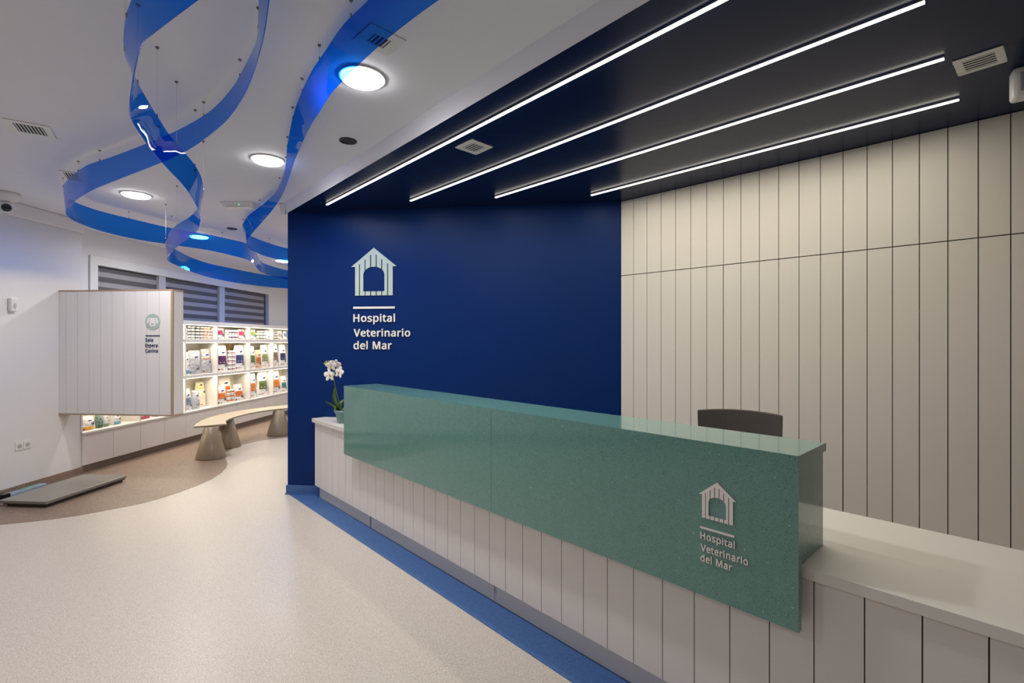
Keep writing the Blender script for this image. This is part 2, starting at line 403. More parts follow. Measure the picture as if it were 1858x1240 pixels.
# ============================================================ LETTERING
GLYPHS = {  # bold sans lettering: advance, outline points, triangles (thousandths of the type size)
 'H': (594, [516,0,443,0,443,267,150,267,150,0,78,0,78,573,150,573,150,330,443,330,443,573,516,573], [5,7,6,5,8,7,9,11,10,9,0,11,5,3,8,3,9,8,3,2,9,2,0,9,5,4,3,1,0,2]),
 'o': (485, [442,216,438,165,428,121,411,82,388,51,359,25,324,7,285,-4,241,-8,200,-4,163,7,129,25,100,51,77,82,59,121,48,165,44,216,50,282,68,336,97,380,137,412,186,431,244,438,299,431,347,412,387,380,417,336,436,282,117,216,120,169,130,128,147,95,172,71,203,56,243,51,282,56,314,71,339,95,356,128,366,169,369,216,365,263,355,303,338,335,314,359,282,374,242,379,185,368,147,335,124,284], [21,23,22,20,23,21,20,24,23,19,24,20,19,25,24,18,47,19,47,46,19,46,25,19,46,45,25,45,26,25,44,26,45,18,48,47,43,26,44,17,48,18,43,27,26,17,49,48,42,27,43,41,27,42,17,28,49,16,28,17,41,0,27,40,0,41,15,28,16,15,29,28,39,0,40,39,1,0,15,30,29,38,1,39,14,30,15,38,2,1,14,31,30,37,2,38,13,31,14,37,3,2,13,32,31,36,3,37,12,32,13,36,4,3,12,33,32,35,4,36,12,34,33,34,4,35,11,34,12,11,4,34,11,5,4,10,5,11,10,6,5,9,6,10,9,7,6,8,7,9]),
 's': (384, [348,119,343,80,327,49,302,24,268,6,226,-4,176,-8,135,-6,99,-1,68,8,42,19,42,83,70,71,104,60,141,52,178,49,224,53,256,66,274,86,280,112,278,128,271,141,259,154,239,167,212,180,174,196,135,212,103,228,76,245,57,266,45,292,41,324,52,372,85,408,137,430,202,438,240,436,275,430,308,421,339,409,315,353,287,363,258,372,228,378,197,380,159,377,131,366,114,350,108,328,111,312,119,298,133,286,154,274,182,261,219,246,257,231,289,215,314,197,333,176,344,150], [34,36,35,34,37,36,33,37,34,33,38,37,33,39,38,33,42,39,42,41,39,41,40,39,32,44,33,44,43,33,43,42,33,32,45,44,32,46,45,31,46,32,31,47,46,31,48,47,31,49,48,30,49,31,30,50,49,30,51,50,29,51,30,29,52,51,29,53,52,28,53,29,28,54,53,28,55,54,27,55,28,27,56,55,26,56,27,26,57,56,25,57,26,25,58,57,24,58,25,23,58,24,23,59,58,22,59,23,21,59,22,21,0,59,20,0,21,19,0,20,19,1,0,18,1,19,17,1,18,10,12,11,17,2,1,10,13,12,16,2,17,10,14,13,15,2,16,10,15,14,10,2,15,10,3,2,10,4,3,9,4,10,8,4,9,8,5,4,7,5,8,7,6,5]),
 'p': (493, [273,438,344,424,401,383,437,313,449,216,444,148,427,93,401,49,365,17,322,-2,272,-8,241,-6,213,1,190,11,170,24,153,38,139,55,134,55,136,39,137,20,138,1,139,-16,139,-192,68,-192,68,430,126,430,136,371,139,371,153,389,170,405,189,419,213,429,240,436,260,379,221,374,190,362,167,342,152,313,142,275,139,229,139,216,142,167,150,126,165,93,188,70,220,55,261,51,297,56,326,72,348,98,364,131,373,171,376,217,369,283,348,334,311,367], [32,1,0,31,1,32,23,25,24,23,26,25,30,1,31,30,2,1,29,2,30,28,2,29,27,33,28,33,2,28,33,55,2,55,3,2,27,34,33,27,35,34,23,27,26,23,38,27,38,37,27,37,36,27,36,35,27,54,3,55,53,3,54,53,4,3,52,4,53,23,39,38,23,40,39,51,4,52,23,41,40,51,5,4,50,5,51,23,42,41,50,6,5,49,6,50,23,17,42,17,43,42,48,6,49,17,44,43,48,7,6,47,7,48,17,45,44,46,7,47,17,16,45,16,46,45,23,18,17,15,46,16,15,7,46,15,8,7,23,19,18,14,8,15,13,8,14,23,20,19,13,9,8,12,9,13,11,9,12,23,21,20,11,10,9,23,22,21]),
 'i': (207, [104,591,119,588,133,580,142,566,145,546,142,526,133,512,119,504,104,501,88,504,75,512,66,526,63,546,66,566,75,580,88,588,139,430,139,0,68,0,68,430], [18,16,19,18,17,16,15,1,0,14,1,15,14,2,1,13,2,14,13,3,2,12,3,13,12,4,3,11,4,12,11,5,4,10,5,11,10,6,5,9,6,10,9,7,6,8,7,9]),
 't': (289, [212,50,228,50,245,53,260,55,272,59,272,5,258,0,240,-4,219,-7,200,-8,167,-5,138,4,112,20,91,44,78,79,74,125,74,375,13,375,13,409,75,437,103,528,144,528,144,430,269,430,269,375,144,375,144,127,149,93,163,69,185,54], [19,21,20,19,22,21,18,22,19,18,23,22,18,24,23,17,24,18,16,24,17,15,25,16,25,24,16,15,26,25,15,27,26,14,27,15,14,28,27,13,28,14,13,29,28,3,5,4,2,5,3,13,0,29,1,5,2,0,5,1,13,5,0,12,5,13,11,5,12,11,6,5,10,6,11,10,7,6,10,8,7,9,8,10]),
 'a': (450, [231,437,299,428,347,403,376,358,385,293,385,0,334,0,320,61,317,61,298,40,279,22,258,9,234,-1,206,-6,172,-8,136,-5,103,6,75,23,55,48,41,80,37,119,50,176,87,219,152,245,243,257,316,259,316,285,310,330,293,359,265,375,227,380,194,378,163,370,133,359,106,347,84,400,115,414,151,426,190,434,252,208,184,200,141,182,118,155,110,119,115,87,132,66,157,53,188,49,238,56,279,79,306,117,315,172,315,210], [38,1,0,37,1,38,37,2,1,36,2,37,35,2,36,35,29,2,29,3,2,34,33,35,33,32,35,32,31,35,31,30,35,30,29,35,28,3,29,27,3,28,27,4,3,26,4,27,26,5,4,25,5,26,24,52,25,52,5,25,23,52,24,22,52,23,21,40,22,40,39,22,39,52,22,51,5,52,21,41,40,21,42,41,20,42,21,50,5,51,20,43,42,19,43,20,19,44,43,49,7,50,7,5,50,19,45,44,18,45,19,48,8,49,8,7,49,18,46,45,48,9,8,6,5,7,47,9,48,18,47,46,18,9,47,17,9,18,17,10,9,16,10,17,16,11,10,16,12,11,15,12,16,15,13,12,14,13,15]),
 'l': (207, [139,0,68,0,68,609,139,609], [1,3,2,1,0,3]),
 'V': (481, [481,573,277,0,204,0,0,573,75,573,204,205,213,182,220,160,226,139,231,119,236,100,241,80,245,100,250,119,255,140,262,161,269,183,277,207,405,573], [2,4,3,2,5,4,17,0,18,17,1,0,16,1,17,2,6,5,15,1,16,2,7,6,14,1,15,2,8,7,13,1,14,2,9,8,12,1,13,2,10,9,11,1,12,2,11,10,2,1,11]),
 'e': (452, [234,438,286,432,329,414,364,385,390,346,406,299,411,244,411,201,117,201,127,137,154,90,197,62,254,52,293,54,327,60,359,69,392,82,392,20,359,8,327,-1,292,-6,251,-8,194,-2,143,17,101,48,70,91,51,146,44,212,50,277,68,333,96,378,134,411,181,431,233,380,188,372,154,348,130,309,119,257,338,257,335,292,326,322,312,346,292,364,266,376], [32,1,0,32,2,1,31,2,32,31,3,2,30,3,31,30,33,3,33,43,3,43,4,3,30,34,33,29,34,30,42,4,43,29,35,34,41,4,42,29,36,35,41,5,4,40,5,41,28,36,29,39,5,40,28,37,36,39,6,5,38,6,39,27,37,28,27,38,37,27,6,38,27,7,6,26,8,27,8,7,27,26,9,8,25,9,26,25,10,9,24,10,25,24,11,10,15,17,16,14,17,15,24,12,11,13,17,14,12,17,13,24,17,12,23,17,24,23,18,17,22,18,23,22,19,18,22,20,19,21,20,22]),
 'r': (331, [269,438,281,438,295,437,308,435,319,433,310,368,299,370,287,372,275,373,264,374,240,371,217,363,195,351,176,334,161,313,149,289,141,261,139,229,139,0,68,0,68,430,126,430,134,351,137,351,152,374,170,395,191,413,214,426,240,435], [28,1,0,28,2,1,28,3,2,28,4,3,27,4,28,27,5,4,19,21,20,19,22,21,26,5,27,25,6,26,6,5,26,24,9,25,9,8,25,8,7,25,7,6,25,23,10,24,10,9,24,23,11,10,23,12,11,19,23,22,19,15,23,15,14,23,14,13,23,13,12,23,19,16,15,19,17,16,19,18,17]),
 'n': (496, [275,438,343,429,391,401,421,352,431,280,431,0,361,0,361,275,355,321,338,353,308,372,265,379,204,368,166,338,146,289,139,223,139,0,68,0,68,430,125,430,136,371,140,371,156,392,175,409,198,422,222,431,248,436], [26,1,0,25,1,26,24,1,25,17,19,18,17,20,19,24,2,1,23,2,24,22,2,23,22,11,2,11,10,2,10,3,2,21,11,22,21,12,11,9,3,10,17,21,20,17,14,21,14,13,21,13,12,21,8,3,9,8,4,3,7,4,8,17,15,14,7,5,4,6,5,7,17,16,15]),
 'd': (493, [221,-8,148,6,92,48,56,117,44,214,56,311,93,381,149,424,221,438,253,436,280,429,303,420,323,407,340,391,354,374,359,374,358,387,356,405,355,424,354,438,354,609,425,609,425,0,368,0,358,58,354,58,340,40,323,24,303,11,279,1,252,-6,232,51,290,60,328,88,348,135,355,200,355,213,349,284,329,336,291,369,231,379,181,368,146,334,124,281,117,213,124,144,146,93,181,61], [19,21,20,19,22,21,7,9,8,18,22,19,7,10,9,7,11,10,6,11,7,17,22,18,6,12,11,6,13,12,16,22,17,6,40,13,40,14,13,15,22,16,5,41,6,41,40,6,39,14,40,39,15,14,39,38,15,38,37,15,37,22,15,5,42,41,5,43,42,4,43,5,36,22,37,4,44,43,3,44,4,35,22,36,3,45,44,34,22,35,3,46,45,33,22,34,2,46,3,2,47,46,32,24,33,24,22,33,2,31,47,31,25,32,25,24,32,31,26,25,23,22,24,2,26,31,1,26,2,1,27,26,1,28,27,1,29,28,0,29,1,0,30,29]),
 'M': (727, [330,0,142,502,139,502,140,484,142,461,143,435,144,407,144,377,144,347,144,0,78,0,78,573,184,573,361,103,364,103,544,573,650,573,650,0,578,0,578,352,578,380,579,408,580,435,581,460,583,482,584,501,581,501,390,0], [10,2,11,2,12,11,2,1,12,1,13,12,14,26,15,26,16,15,26,25,16,25,17,16,10,3,2,0,13,1,14,27,26,24,17,25,10,4,3,23,17,24,10,5,4,22,17,23,10,6,5,21,17,22,20,17,21,10,7,6,19,17,20,10,8,7,18,17,19,10,9,8,0,14,13,0,27,14]),
 'S': (440, [403,153,396,106,378,66,348,35,307,11,257,-3,198,-8,167,-7,137,-5,109,-1,83,4,61,11,41,19,41,88,73,76,113,65,156,57,201,55,240,57,273,66,298,79,316,98,327,120,330,147,327,173,318,194,302,213,277,230,242,247,196,265,161,279,131,294,106,311,85,330,69,351,57,375,50,403,48,435,54,477,71,513,99,542,136,563,180,576,231,581,276,578,318,572,355,562,389,549,366,487,336,499,302,508,266,515,229,517,196,515,169,507,148,494,133,478,124,457,121,434,124,407,133,386,149,367,172,351,204,335,246,318,293,299,332,279,362,255,385,228,398,194], [42,44,43,42,45,44,41,45,42,41,46,45,40,46,41,40,47,46,40,51,47,51,50,47,50,49,47,49,48,47,39,52,40,52,51,40,39,53,52,39,54,53,38,54,39,38,55,54,38,56,55,38,57,56,37,57,38,37,58,57,36,58,37,36,59,58,36,60,59,35,60,36,35,61,60,34,61,35,34,62,61,34,63,62,33,63,34,33,64,63,32,64,33,32,65,64,31,65,32,31,66,65,30,66,31,29,66,30,29,67,66,28,67,29,28,68,67,27,68,28,26,68,27,26,69,68,25,69,26,25,0,69,24,0,25,23,0,24,23,1,0,22,1,23,21,1,22,21,2,1,20,2,21,12,14,13,19,2,20,12,15,14,19,3,2,18,3,19,12,16,15,17,3,18,12,17,16,12,3,17,12,4,3,11,4,12,11,5,4,10,5,11,9,5,10,8,5,9,8,6,5,7,6,8]),
 'E': (446, [398,0,78,0,78,573,398,573,398,509,150,509,150,330,383,330,383,268,150,268,150,63,398,63], [1,5,2,5,3,2,5,4,3,1,6,5,1,9,6,9,7,6,9,8,7,1,10,9,1,11,10,1,0,11]),
 'C': (507, [323,517,280,513,241,502,206,482,178,456,155,423,139,383,129,337,125,286,131,220,147,164,175,117,213,83,262,62,322,55,359,57,394,62,427,69,460,78,460,15,427,5,393,-2,356,-7,312,-8,232,1,166,28,115,72,78,131,56,203,49,287,53,349,67,406,89,456,120,499,159,534,206,559,261,575,324,581,367,578,409,572,448,561,482,547,453,486,425,497,394,508,360,515], [36,38,37,36,39,38,35,39,36,35,40,39,35,41,40,34,41,35,34,45,41,45,44,41,44,43,41,43,42,41,33,1,34,1,0,34,0,45,34,33,2,1,33,3,2,32,3,33,32,4,3,31,4,32,31,5,4,31,6,5,30,6,31,30,7,6,29,7,30,29,8,7,28,8,29,28,9,8,28,10,9,27,10,28,27,11,10,26,11,27,26,12,11,26,13,12,17,19,18,25,13,26,16,19,17,25,14,13,15,19,16,14,19,15,25,19,14,24,19,25,24,20,19,24,21,20,23,21,24,23,22,21]),
}
def text_geo(txt, bold=.024):
    vs = []; fs = []; x = 0; dz = []
    for c in txt:
        if c == ' ': x += .26; continue
        adv, p, t = GLYPHS[c]
        for q_, (dx, dy) in enumerate([(0, 0)]+[(bold*math.cos(R(60*k+30)), bold*math.sin(R(60*k+30))*.8) for k in range(6)]):
            b = len(vs); dz += [q_*6e-5]*(len(p)//2); vs += [(x+dx+p[i]/1000, dy+p[i+1]/1000) for i in range(0, len(p), 2)]
            fs += [tuple(b+q for q in t[i:i+3]) for i in range(0, len(t), 3)]
        x += adv/1000+.034
    return vs, fs, dz
_cv, _, _ = text_geo('H'); CAP = max(v[1] for v in _cv); CAPB = min(v[1] for v in _cv)
def extrude2d(vs, fs, fn, m, th, name, parent, dz=None):
    """vs are 2-D plane coordinates; fn maps (a, b, depth) to the parent's space"""
    from collections import Counter
    n = len(vs); dz = dz or [0]*n; V = [fn(a, b, th+d) for (a, b), d in zip(vs, dz)]+[fn(a, b, -d) for (a, b), d in zip(vs, dz)]
    ed = Counter()
    for f in fs:
        for i in range(len(f)): ed[tuple(sorted((f[i], f[(i+1) % len(f)])))] += 1
    Fs = [tuple(f) for f in fs]+[tuple(n+i for i in reversed(f)) for f in fs]
    for (a, b), c in ed.items():
        if c == 1: Fs.append((a, b, n+b, n+a))
    mb = MB(); mb.add(V, Fs, m); return mb.build(name, parent)
def lettering(txt, a0, a1, b0, cap, fn, m, th, parent):
    vs, fs, dz = text_geo(txt); x0 = min(v[0] for v in vs); x1 = max(v[0] for v in vs)
    sx = (a1-a0)/(x1-x0); sz = cap/(CAP-CAPB)
    extrude2d([(a0+(x-x0)*sx, b0+(y-CAPB)*sz) for x, y in vs], fs, fn, m, th, 'lettering', parent, dz)
def house(fn, m, th, parent):
    """kennel emblem, drawn on a unit grid of the sign (x 203..648, y 108..573 down)"""
    gro = [(282, 291, 268), (336, 345, 222), (391, 401, 178), (445, 455, 178), (499, 509, 222), (556, 566, 262)]
    def roof(x): return 108+abs(x-427)*(292-108)/(224 if x < 427 else 221)
    def door_top(x):
        if not 323 < x < 530: return None
        t = (x-426.5)/103.5; return 293+80*(1-math.sqrt(max(0, 1-t*t)))
    xs = sorted(set([203, 243, 323, 530, 610, 648, 427]+[g for a, b, _ in gro for g in (a, b)]+[323.5, 326, 330, 338, 352, 365, 378, 410, 435, 466, 478, 490, 518, 524, 527.5, 529.5]))
    vs = []; fs = []
    def quad(xa, xb, ta, tb, ba, bb):
        b = len(vs); vs.extend([(xa, -ta), (xb, -tb), (xb, -bb), (xa, -ba)]); fs.append((b+3, b+2, b+1, b))
    for xa, xb in zip(xs, xs[1:]):
        xm = (xa+xb)/2; g = next((g for g in gro if g[0] <= xm <= g[1]), None)
        if xm < 243 or xm > 610: quad(xa, xb, roof(xa), roof(xb), 292, 292); continue
        if g: quad(xa, xb, roof(xa), roof(xb), g[2], g[2]); continue
        if door_top(xm) is not None:
            quad(xa, xb, roof(xa), roof(xb), door_top(xa) or 373, door_top(xb) or 373); quad(xa, xb, 533, 533, 573, 573)
        else: quad(xa, xb, roof(xa), roof(xb), 573, 573)
    extrude2d(vs, fs, fn, m, th, 'emblem', parent)
def rect(fn, a0, a1, b0, b1, m, th, name, parent): extrude2d([(a0, b0), (a1, b0), (a1, b1), (a0, b1)], [(0, 1, 2, 3)], fn, m, th, name, parent)

# --- sign on the navy wall
def bw_pix(px, py):
    q = (px-CX)/F; s = (q*BW0.y-BW0.x)/(dirb.x-q*dirb.y); w = BW0+dirb*s
    return s, H-(py-CY)/F*w.y
s0, zz = bw_pix(642, 560)
sign = thing('wall_sign', 'raised kennel emblem and white lettering mounted on the navy wall', 'sign', BW0+dirb*s0+Vector((0, 0, bw_pix(642, 634)[1])))
def fn_w(a, b, t, org=sign.location.copy()): return BW0+dirb*a+nb*(.004+t)+Vector((0, 0, b))-org
ha = bw_pix(637.7, 484)[0]; hb = bw_pix(720.2, 483)[0]; ku = (hb-ha)/(648-203)
zt_ = bw_pix(679.4, 450)[1]; zb_ = bw_pix(679.4, 536.5)[1]; kz = (zt_-zb_)/(573-108)
house(lambda a, b, t: fn_w(ha+(a-203)*ku, zt_+(b+108)*kz, t), M_SAGE, .006, sign)
def zw(px, py): return bw_pix(px, py)[1]
rect(fn_w, bw_pix(641.7, 0)[0], bw_pix(716.9, 0)[0], zw(680, 560.6), zw(680, 556.7), M_LETT, .008, 'underline', sign)
for t, xa, xb, yb, yt in (('Hospital', 641.9, 717.4, 584.6, 570.4), ('Veterinario', 642.6, 745, 611.2, 597.2), ('del Mar', 642.3, 711.5, 634.2, 619.8)):
    lettering(t, bw_pix(xa, 0)[0], bw_pix(xb, 0)[0], zw(660, yb), zw(660, yt)-zw(660, yb), fn_w, M_LETT, .008, sign)
# --- emblem and lettering on the green stone
def fn_s(a, b, t, org=stone.location.copy()): return UV(-a, VG-.002-t, b)-org
ua = -UVpix(1269, 894.4, VG)[0]; ub = -UVpix(1337, 910.3, VG)[0]
zap = UVpix(1303, 875.7, VG)[1]; zbo = (UVpix(1275.5, 939.2, VG)[1]+UVpix(1331, 953.3, VG)[1])/2
k1 = (ub-ua)/(648-203); k2 = (zap-zbo)/(573-108)
house(lambda a, b, t: fn_s(ua+(a-203)*k1, zap+(b+108)*k2, t), M_LETT, .003, stone)
z_ = UVpix(1300, 964.5, VG)[1]
rect(fn_s, -UVpix(1271.6, 0, VG)[0], -UVpix(1333.7, 0, VG)[0], z_-.003, z_+.004, M_LETT, .005, 'underline', stone)
for t, xa, xb, yb, yt in (('Hospital', 1271.9, 1334.5, 977.4, 965), ('Veterinario', 1272.6, 1358.5, 999.3, 986.6), ('del Mar', 1272, 1329.5, 1017.8, 1005.3)):
    zb1 = UVpix(1274, yb, VG)[1]
    lettering(t, -UVpix(xa, 0, VG)[0], -UVpix(xb, 0, VG)[0], zb1, UVpix(1274, yt, VG)[1]-zb1, fn_s, M_LETT, .003, stone)

# ============================================================ BLADE SIGN BOX ON THE LEFT WALL
F0 = PD(107, 640, 5.50); F0.z = 0; F0.x = XL
F1 = PD(313, 640, 5.37); F1.z = 0
box = thing('sign_box', 'white plank-faced hanging box sign projecting from the left wall', 'sign', Vector((F0.x, F0.y, .745)))
bd = (F1-F0).normalized(); bn = Vector((-bd.y, bd.x, 0))
BLn = (F1-F0).length; BH = 1.402
Tb = lambda v: bd*v.x+bn*v.y+Vector((0, 0, v.z))
mb = MB(); TH = .15
mb.box(.0, BLn-.0, .004, TH, .016, BH-.016, M_GAP, Tb)
gx = [120, 141, 162, 183, 203.5, 224.5, 246, 267, 289]
def sbx(px):
    q = (px-CX)/F; return (q*F0.y-F0.x)/(bd.x-q*bd.y)
eg = [0.]+[sbx(x) for x in gx]+[BLn-.018]
for i in range(len(eg)-1): mb.box(eg[i]+.0022, eg[i+1]-.0022, -.002, .006, .0165, BH-.0165, M_SPAN, Tb)
mb.build('plank_face', box)
mb = MB(); mb.box(BLn-.001, BLn+.004, .012, TH, .016, BH-.016, M_SPAN, Tb); mb.build('side_panel', box)
mb = MB(); mb.box(0, BLn+.006, -.004, TH, 0, .016, M_BIRCH, Tb); mb.box(0, BLn+.006, -.004, TH, BH-.016, BH, M_BIRCH, Tb)
mb.box(BLn-.016, BLn+.006, -.004, .012, .016, BH-.016, M_BIRCH, Tb); mb.build('plywood_edge', box)
bz = box.location.z
def bxp(px, py):
    s = sbx(px); w = F0+bd*s; return s, H-(py-CY)/F*w.y-bz
def fn_b(a, b, t): return bd*a-bn*(.003+t)+Vector((0, 0, b))
def disc(ca, cb, ra, rb, n=28): return [(ca+ra*math.cos(2*math.pi*i/n), cb+rb*math.sin(2*math.pi*i/n)) for i in range(n)]
ca, cb = bxp(277.7, 584.3); rr = bxp(291.3, 0)[0]-ca
extrude2d(disc(ca, cb, rr, rr), [tuple(range(28))], fn_b, M_SAGE2, .003, 'round_badge', box)
def dogpiece(pl, m=M_SPAN, t=.005): extrude2d([(ca+x*rr, cb+y*rr) for x, y in pl], [tuple(range(len(pl)))], fn_b, m, t, 'dog_head_emblem', box)
dogpiece([(-.36, .50), (.36, .50), (.40, .10), (.44, -.35), (.30, -.58), (-.30, -.58), (-.44, -.35), (-.40, .10)])
dogpiece([(-.40, .50), (-.62, .42), (-.80, -.05), (-.66, -.28), (-.50, .0)]); dogpiece([(.40, .50), (.62, .42), (.80, -.05), (.66, -.28), (.50, .0)][::-1])
dogpiece([(x*.16, -.25+y*.1) for x, y in disc(0, 0, 1, 1, 12)], M_SAGE2, .007)
rect(fn_b, bxp(264.5, 0)[0], bxp(290.5, 0)[0], bxp(277, 610.4)[1], bxp(277, 608.6)[1], M_NAVY, .003, 'underline', box)
for t, xa, xb, yb in (('Sala', 264.2, 278.2, 620.4), ('Espera', 264.2, 286.4, 630.4), ('Canina', 264.2, 287, 640.2)):
    b0 = bxp(275, yb)[1]; lettering(t, bxp(xa, 0)[0], bxp(xb, 0)[0], b0, bxp(275, yb-6.6)[1]-b0, fn_b, M_NAVY, .002, box)

# ============================================================ DISPLAY SHELVES AND BASE CABINETS
SLEN = 6.0
sh = thing('display_shelves', 'white lit display shelving full of pet food along the window wall', 'shelving', S(0, 0, .46), SRZ)
doors = [s_at(x) for x in (149, 204, 252.7, 296, 334, 369, 399, 428.5, 456)]
pitch = (doors[-1]-doors[0])/8
doors = [doors[0]+pitch*i for i in range(14)]
bays = [doors[0], doors[2], doors[4], s_at(395.5), s_at(454.5), s_at(496.5)]
bays += [bays[-1]+.92]
z0s = .46
ZS = [(.0, .025), (1.00-z0s, 1.045-z0s), (1.555-z0s, 1.605-z0s), (1.835-z0s, 1.895-z0s)]
mb = MB(); mb.box(doors[0], bays[-1], WY-.02, WY-.004, .0, ZS[3][1], M_CREAM); mb.build('back_panel', sh)
for k, (a, b) in enumerate(ZS):
    mb = MB(); mb.box(doors[0], bays[-1], (-.012 if k == 0 else 0), WY-.021, a, b, M_CAB); mb.build('shelf', sh, bevel=.002)
for i, s in enumerate(bays):
    mb = MB()
    for k in range(3): mb.box(s-.011, s+.011, .004, WY-.021, ZS[k][1], ZS[k+1][0], M_CAB)
    mb.build('divider', sh)
for i in range(len(bays)-1):
    a, b = bays[i]+.02, bays[i+1]-.02
    for k in range(3):
        z = ZS[k+1][0]-.006
        mb = MB(); mb.box(a, b, .012, .024, z-.004, z+.006, M_EMS); mb.build('led_strip', sh)
        hgt = ZS[k+1][0]-ZS[k][1]
        area('shelf_light', ((a+b)/2, .05, z-.008), b-a-.04, P_SHELF*(hgt/.5)**.7, C_SHELF, 'RECTANGLE', .03, (R(-20), 0, 0), sh, 170)
ordn = ['first', 'second', 'third', 'fourth', 'fifth', 'sixth', 'seventh', 'eighth', 'ninth', 'tenth', 'eleventh', 'twelfth', 'thirteenth']
for i in range(12):
    a, b = doors[i], doors[i+1]
    c = thing('base_cabinet', f'{ordn[i]} white base cabinet from the left wall under the display shelves', 'cabinet', S((a+b)/2, 0, 0), SRZ, 'white base cabinets under the display shelves')
    w = (b-a)/2
    mb = MB(); mb.box(-w+.001, w-.001, .02, WY-.02, .09, .459, M_CAB); mb.build('body', c)
    mb = MB(); mb.box(-w+.002, w-.002, .0, .018, .092, .455, M_CAB); mb.build('door', c, bevel=.001)
    mb = MB(); mb.box(-w, w, .03, .045, .002, .09, mat('taupe_plinth', (.20, .165, .135), .4, var=.06, vscale=40)); mb.build('plinth', c)

# ---- pet food bags and tins
def cm(c, rough=.4): 
    n = 'pack_%d_%d_%d' % c; return mat(n, srgb(*c), rough, var=.06, vscale=14, bump=.9, bscale=22)
def bag_surf(w, d, h, lean=0, skew=0):
    def front(s, t):      # s -1..1, t 0..1 -> point on the front skin
        bul = math.sin(math.pi*min(1, t*1.02))**.55 if t < .98 else .12
        dd = d/2*(.82*(1-t**2.2)+.08)*(1-.30*abs(s)**3)
        ww = w/2*(1-.05*math.sin(math.pi*t)+.03*math.sin(7*t+skew))*(1 if t < .88 else 1-.07*((t-.88)/.12))
        return Vector((s*ww+skew*.012*t*t*w/.2, -dd-.012*math.sin(math.pi*t)*(1-s*s)+lean*t*h, t*h))
    return front
def bag(label, cat, loc, rz, w, h, d, body, panel, extra, group, lean=0, p0=.30, p1=.62, mark=(25, 50, 120)):
    r = thing('pet_food_bag', label, cat, loc, rz, group)
    fr = bag_surf(w, d, h, lean, random.uniform(-1.6, 1.6)); NS, NT = 8, 12; mb = MB(); vs = []; fs = []
    for j in range(NT+1):
        t = j/NT
        for i in range(NS+1): vs.append(fr(-1+2*i/NS, t))
        for i in range(NS+1):
            p = fr(1-2*i/NS, t); vs.append(Vector((p.x, lean*t*h*2-p.y, p.z)))
    n = 2*(NS+1)
    for j in range(NT):
        for i in range(n): fs.append((j*n+i, j*n+(i+1) % n, (j+1)*n+(i+1) % n, (j+1)*n+i))
    fs.append(tuple(range(n))[::-1]); fs.append(tuple(range(NT*n, NT*n+n)))
    mb.add(vs, fs, cm(body), True); mb.build('pouch', r)
    def patch(name, sa, sb, ta, tb, c, off=.0025):
        mb = MB(); v = []; f = []; a, b = 6, 5
        for j in range(b+1):
            for i in range(a+1): v.append(fr(sa+(sb-sa)*i/a, ta+(tb-ta)*j/b)+Vector((0, -off, 0)))
        for j in range(b):
            for i in range(a): f.append((j*(a+1)+i, j*(a+1)+i+1, (j+1)*(a+1)+i+1, (j+1)*(a+1)+i))
        k = len(v); v += [p+Vector((0, off*.8, 0)) for p in v]; f += [tuple(k+q for q in reversed(x)) for x in f[:]]
        mb.add(v, f, cm(c), True); mb.build(name, r)
    def decal(name, poly, c, off=.004):
        mb = MB(); k = len(poly); v = [fr(x, y)+Vector((0, -off, 0)) for x, y in poly]; v += [p+Vector((0, off*.6, 0)) for p in v]
        mb.add(v, [tuple(range(k)), tuple(range(k, 2*k))[::-1]]+[(i, (i+1) % k, k+(i+1) % k, k+i) for i in range(k)], cm(c)); mb.build(name, r)
    asp = w/h
    def animal(cx, cy, q, c):      # small standing dog silhouette
        pl = [(-1, .1), (-.95, .55), (-.7, .6), (-.6, .35), (.35, .38), (.5, .8), (.62, 1.05), (.72, .85), (1.05, .75), (1.02, .58), (.75, .5), (.7, .15), (.72, -.6), (.5, -.6), (.45, -.1), (-.35, -.12), (-.42, -.6), (-.68, -.6), (-.66, -.05), (-.82, .25)]
        decal('animal_picture', [(cx+x*q, cy+y*q*asp*.5) for x, y in pl], c, .005)
    wide = w > .15
    if panel:
        patch('colour_panel', -.94, .62 if wide else .9, p0, p1, panel)
        if wide and p1 > .5:
            decal('panel_title', [(-.7, p0+.06), (.1, p0+.06), (.1, p0+.085), (-.7, p0+.085)], (235, 225, 225), .005)
            decal('panel_stripe', [(-.9, p1-.01), (.6, p1-.01), (.6, p1-.04), (-.9, p1-.04)], tuple(min(255, int(q*1.35)+20) for q in panel), .005)
    m0 = min(.84, max(.66, p1+.10))
    decal('brand_mark', [(.08+.34*math.cos(2*math.pi*i/12), m0+.022+.03*math.sin(2*math.pi*i/12)+.008*math.cos(2*math.pi*i/12)) for i in range(12)], mark)
    if extra and h > .15: animal(.5 if panel else .25, p0*.8 if p0 > .2 else .42, .30, extra)
    decal('caption', [(-.62, .08), (-.12, .08), (-.12, .105), (-.62, .105)], (190, 50, 50) if panel else (110, 115, 125))
    decal('weight_mark', [(-.84+.11*math.cos(2*math.pi*i/10), .093+.11*asp*.5*math.sin(2*math.pi*i/10)) for i in range(10)], extra or (90, 90, 95))
    patch('top_seal', -.98, .98, .955, .985, tuple(int(q*.86) for q in body), .0015)
    return r
def place_item(px, row, y): return S(s_at(px, y), y, z0s+ZS[row][1]+.001)
BG = 'pet food bags on the display shelves'
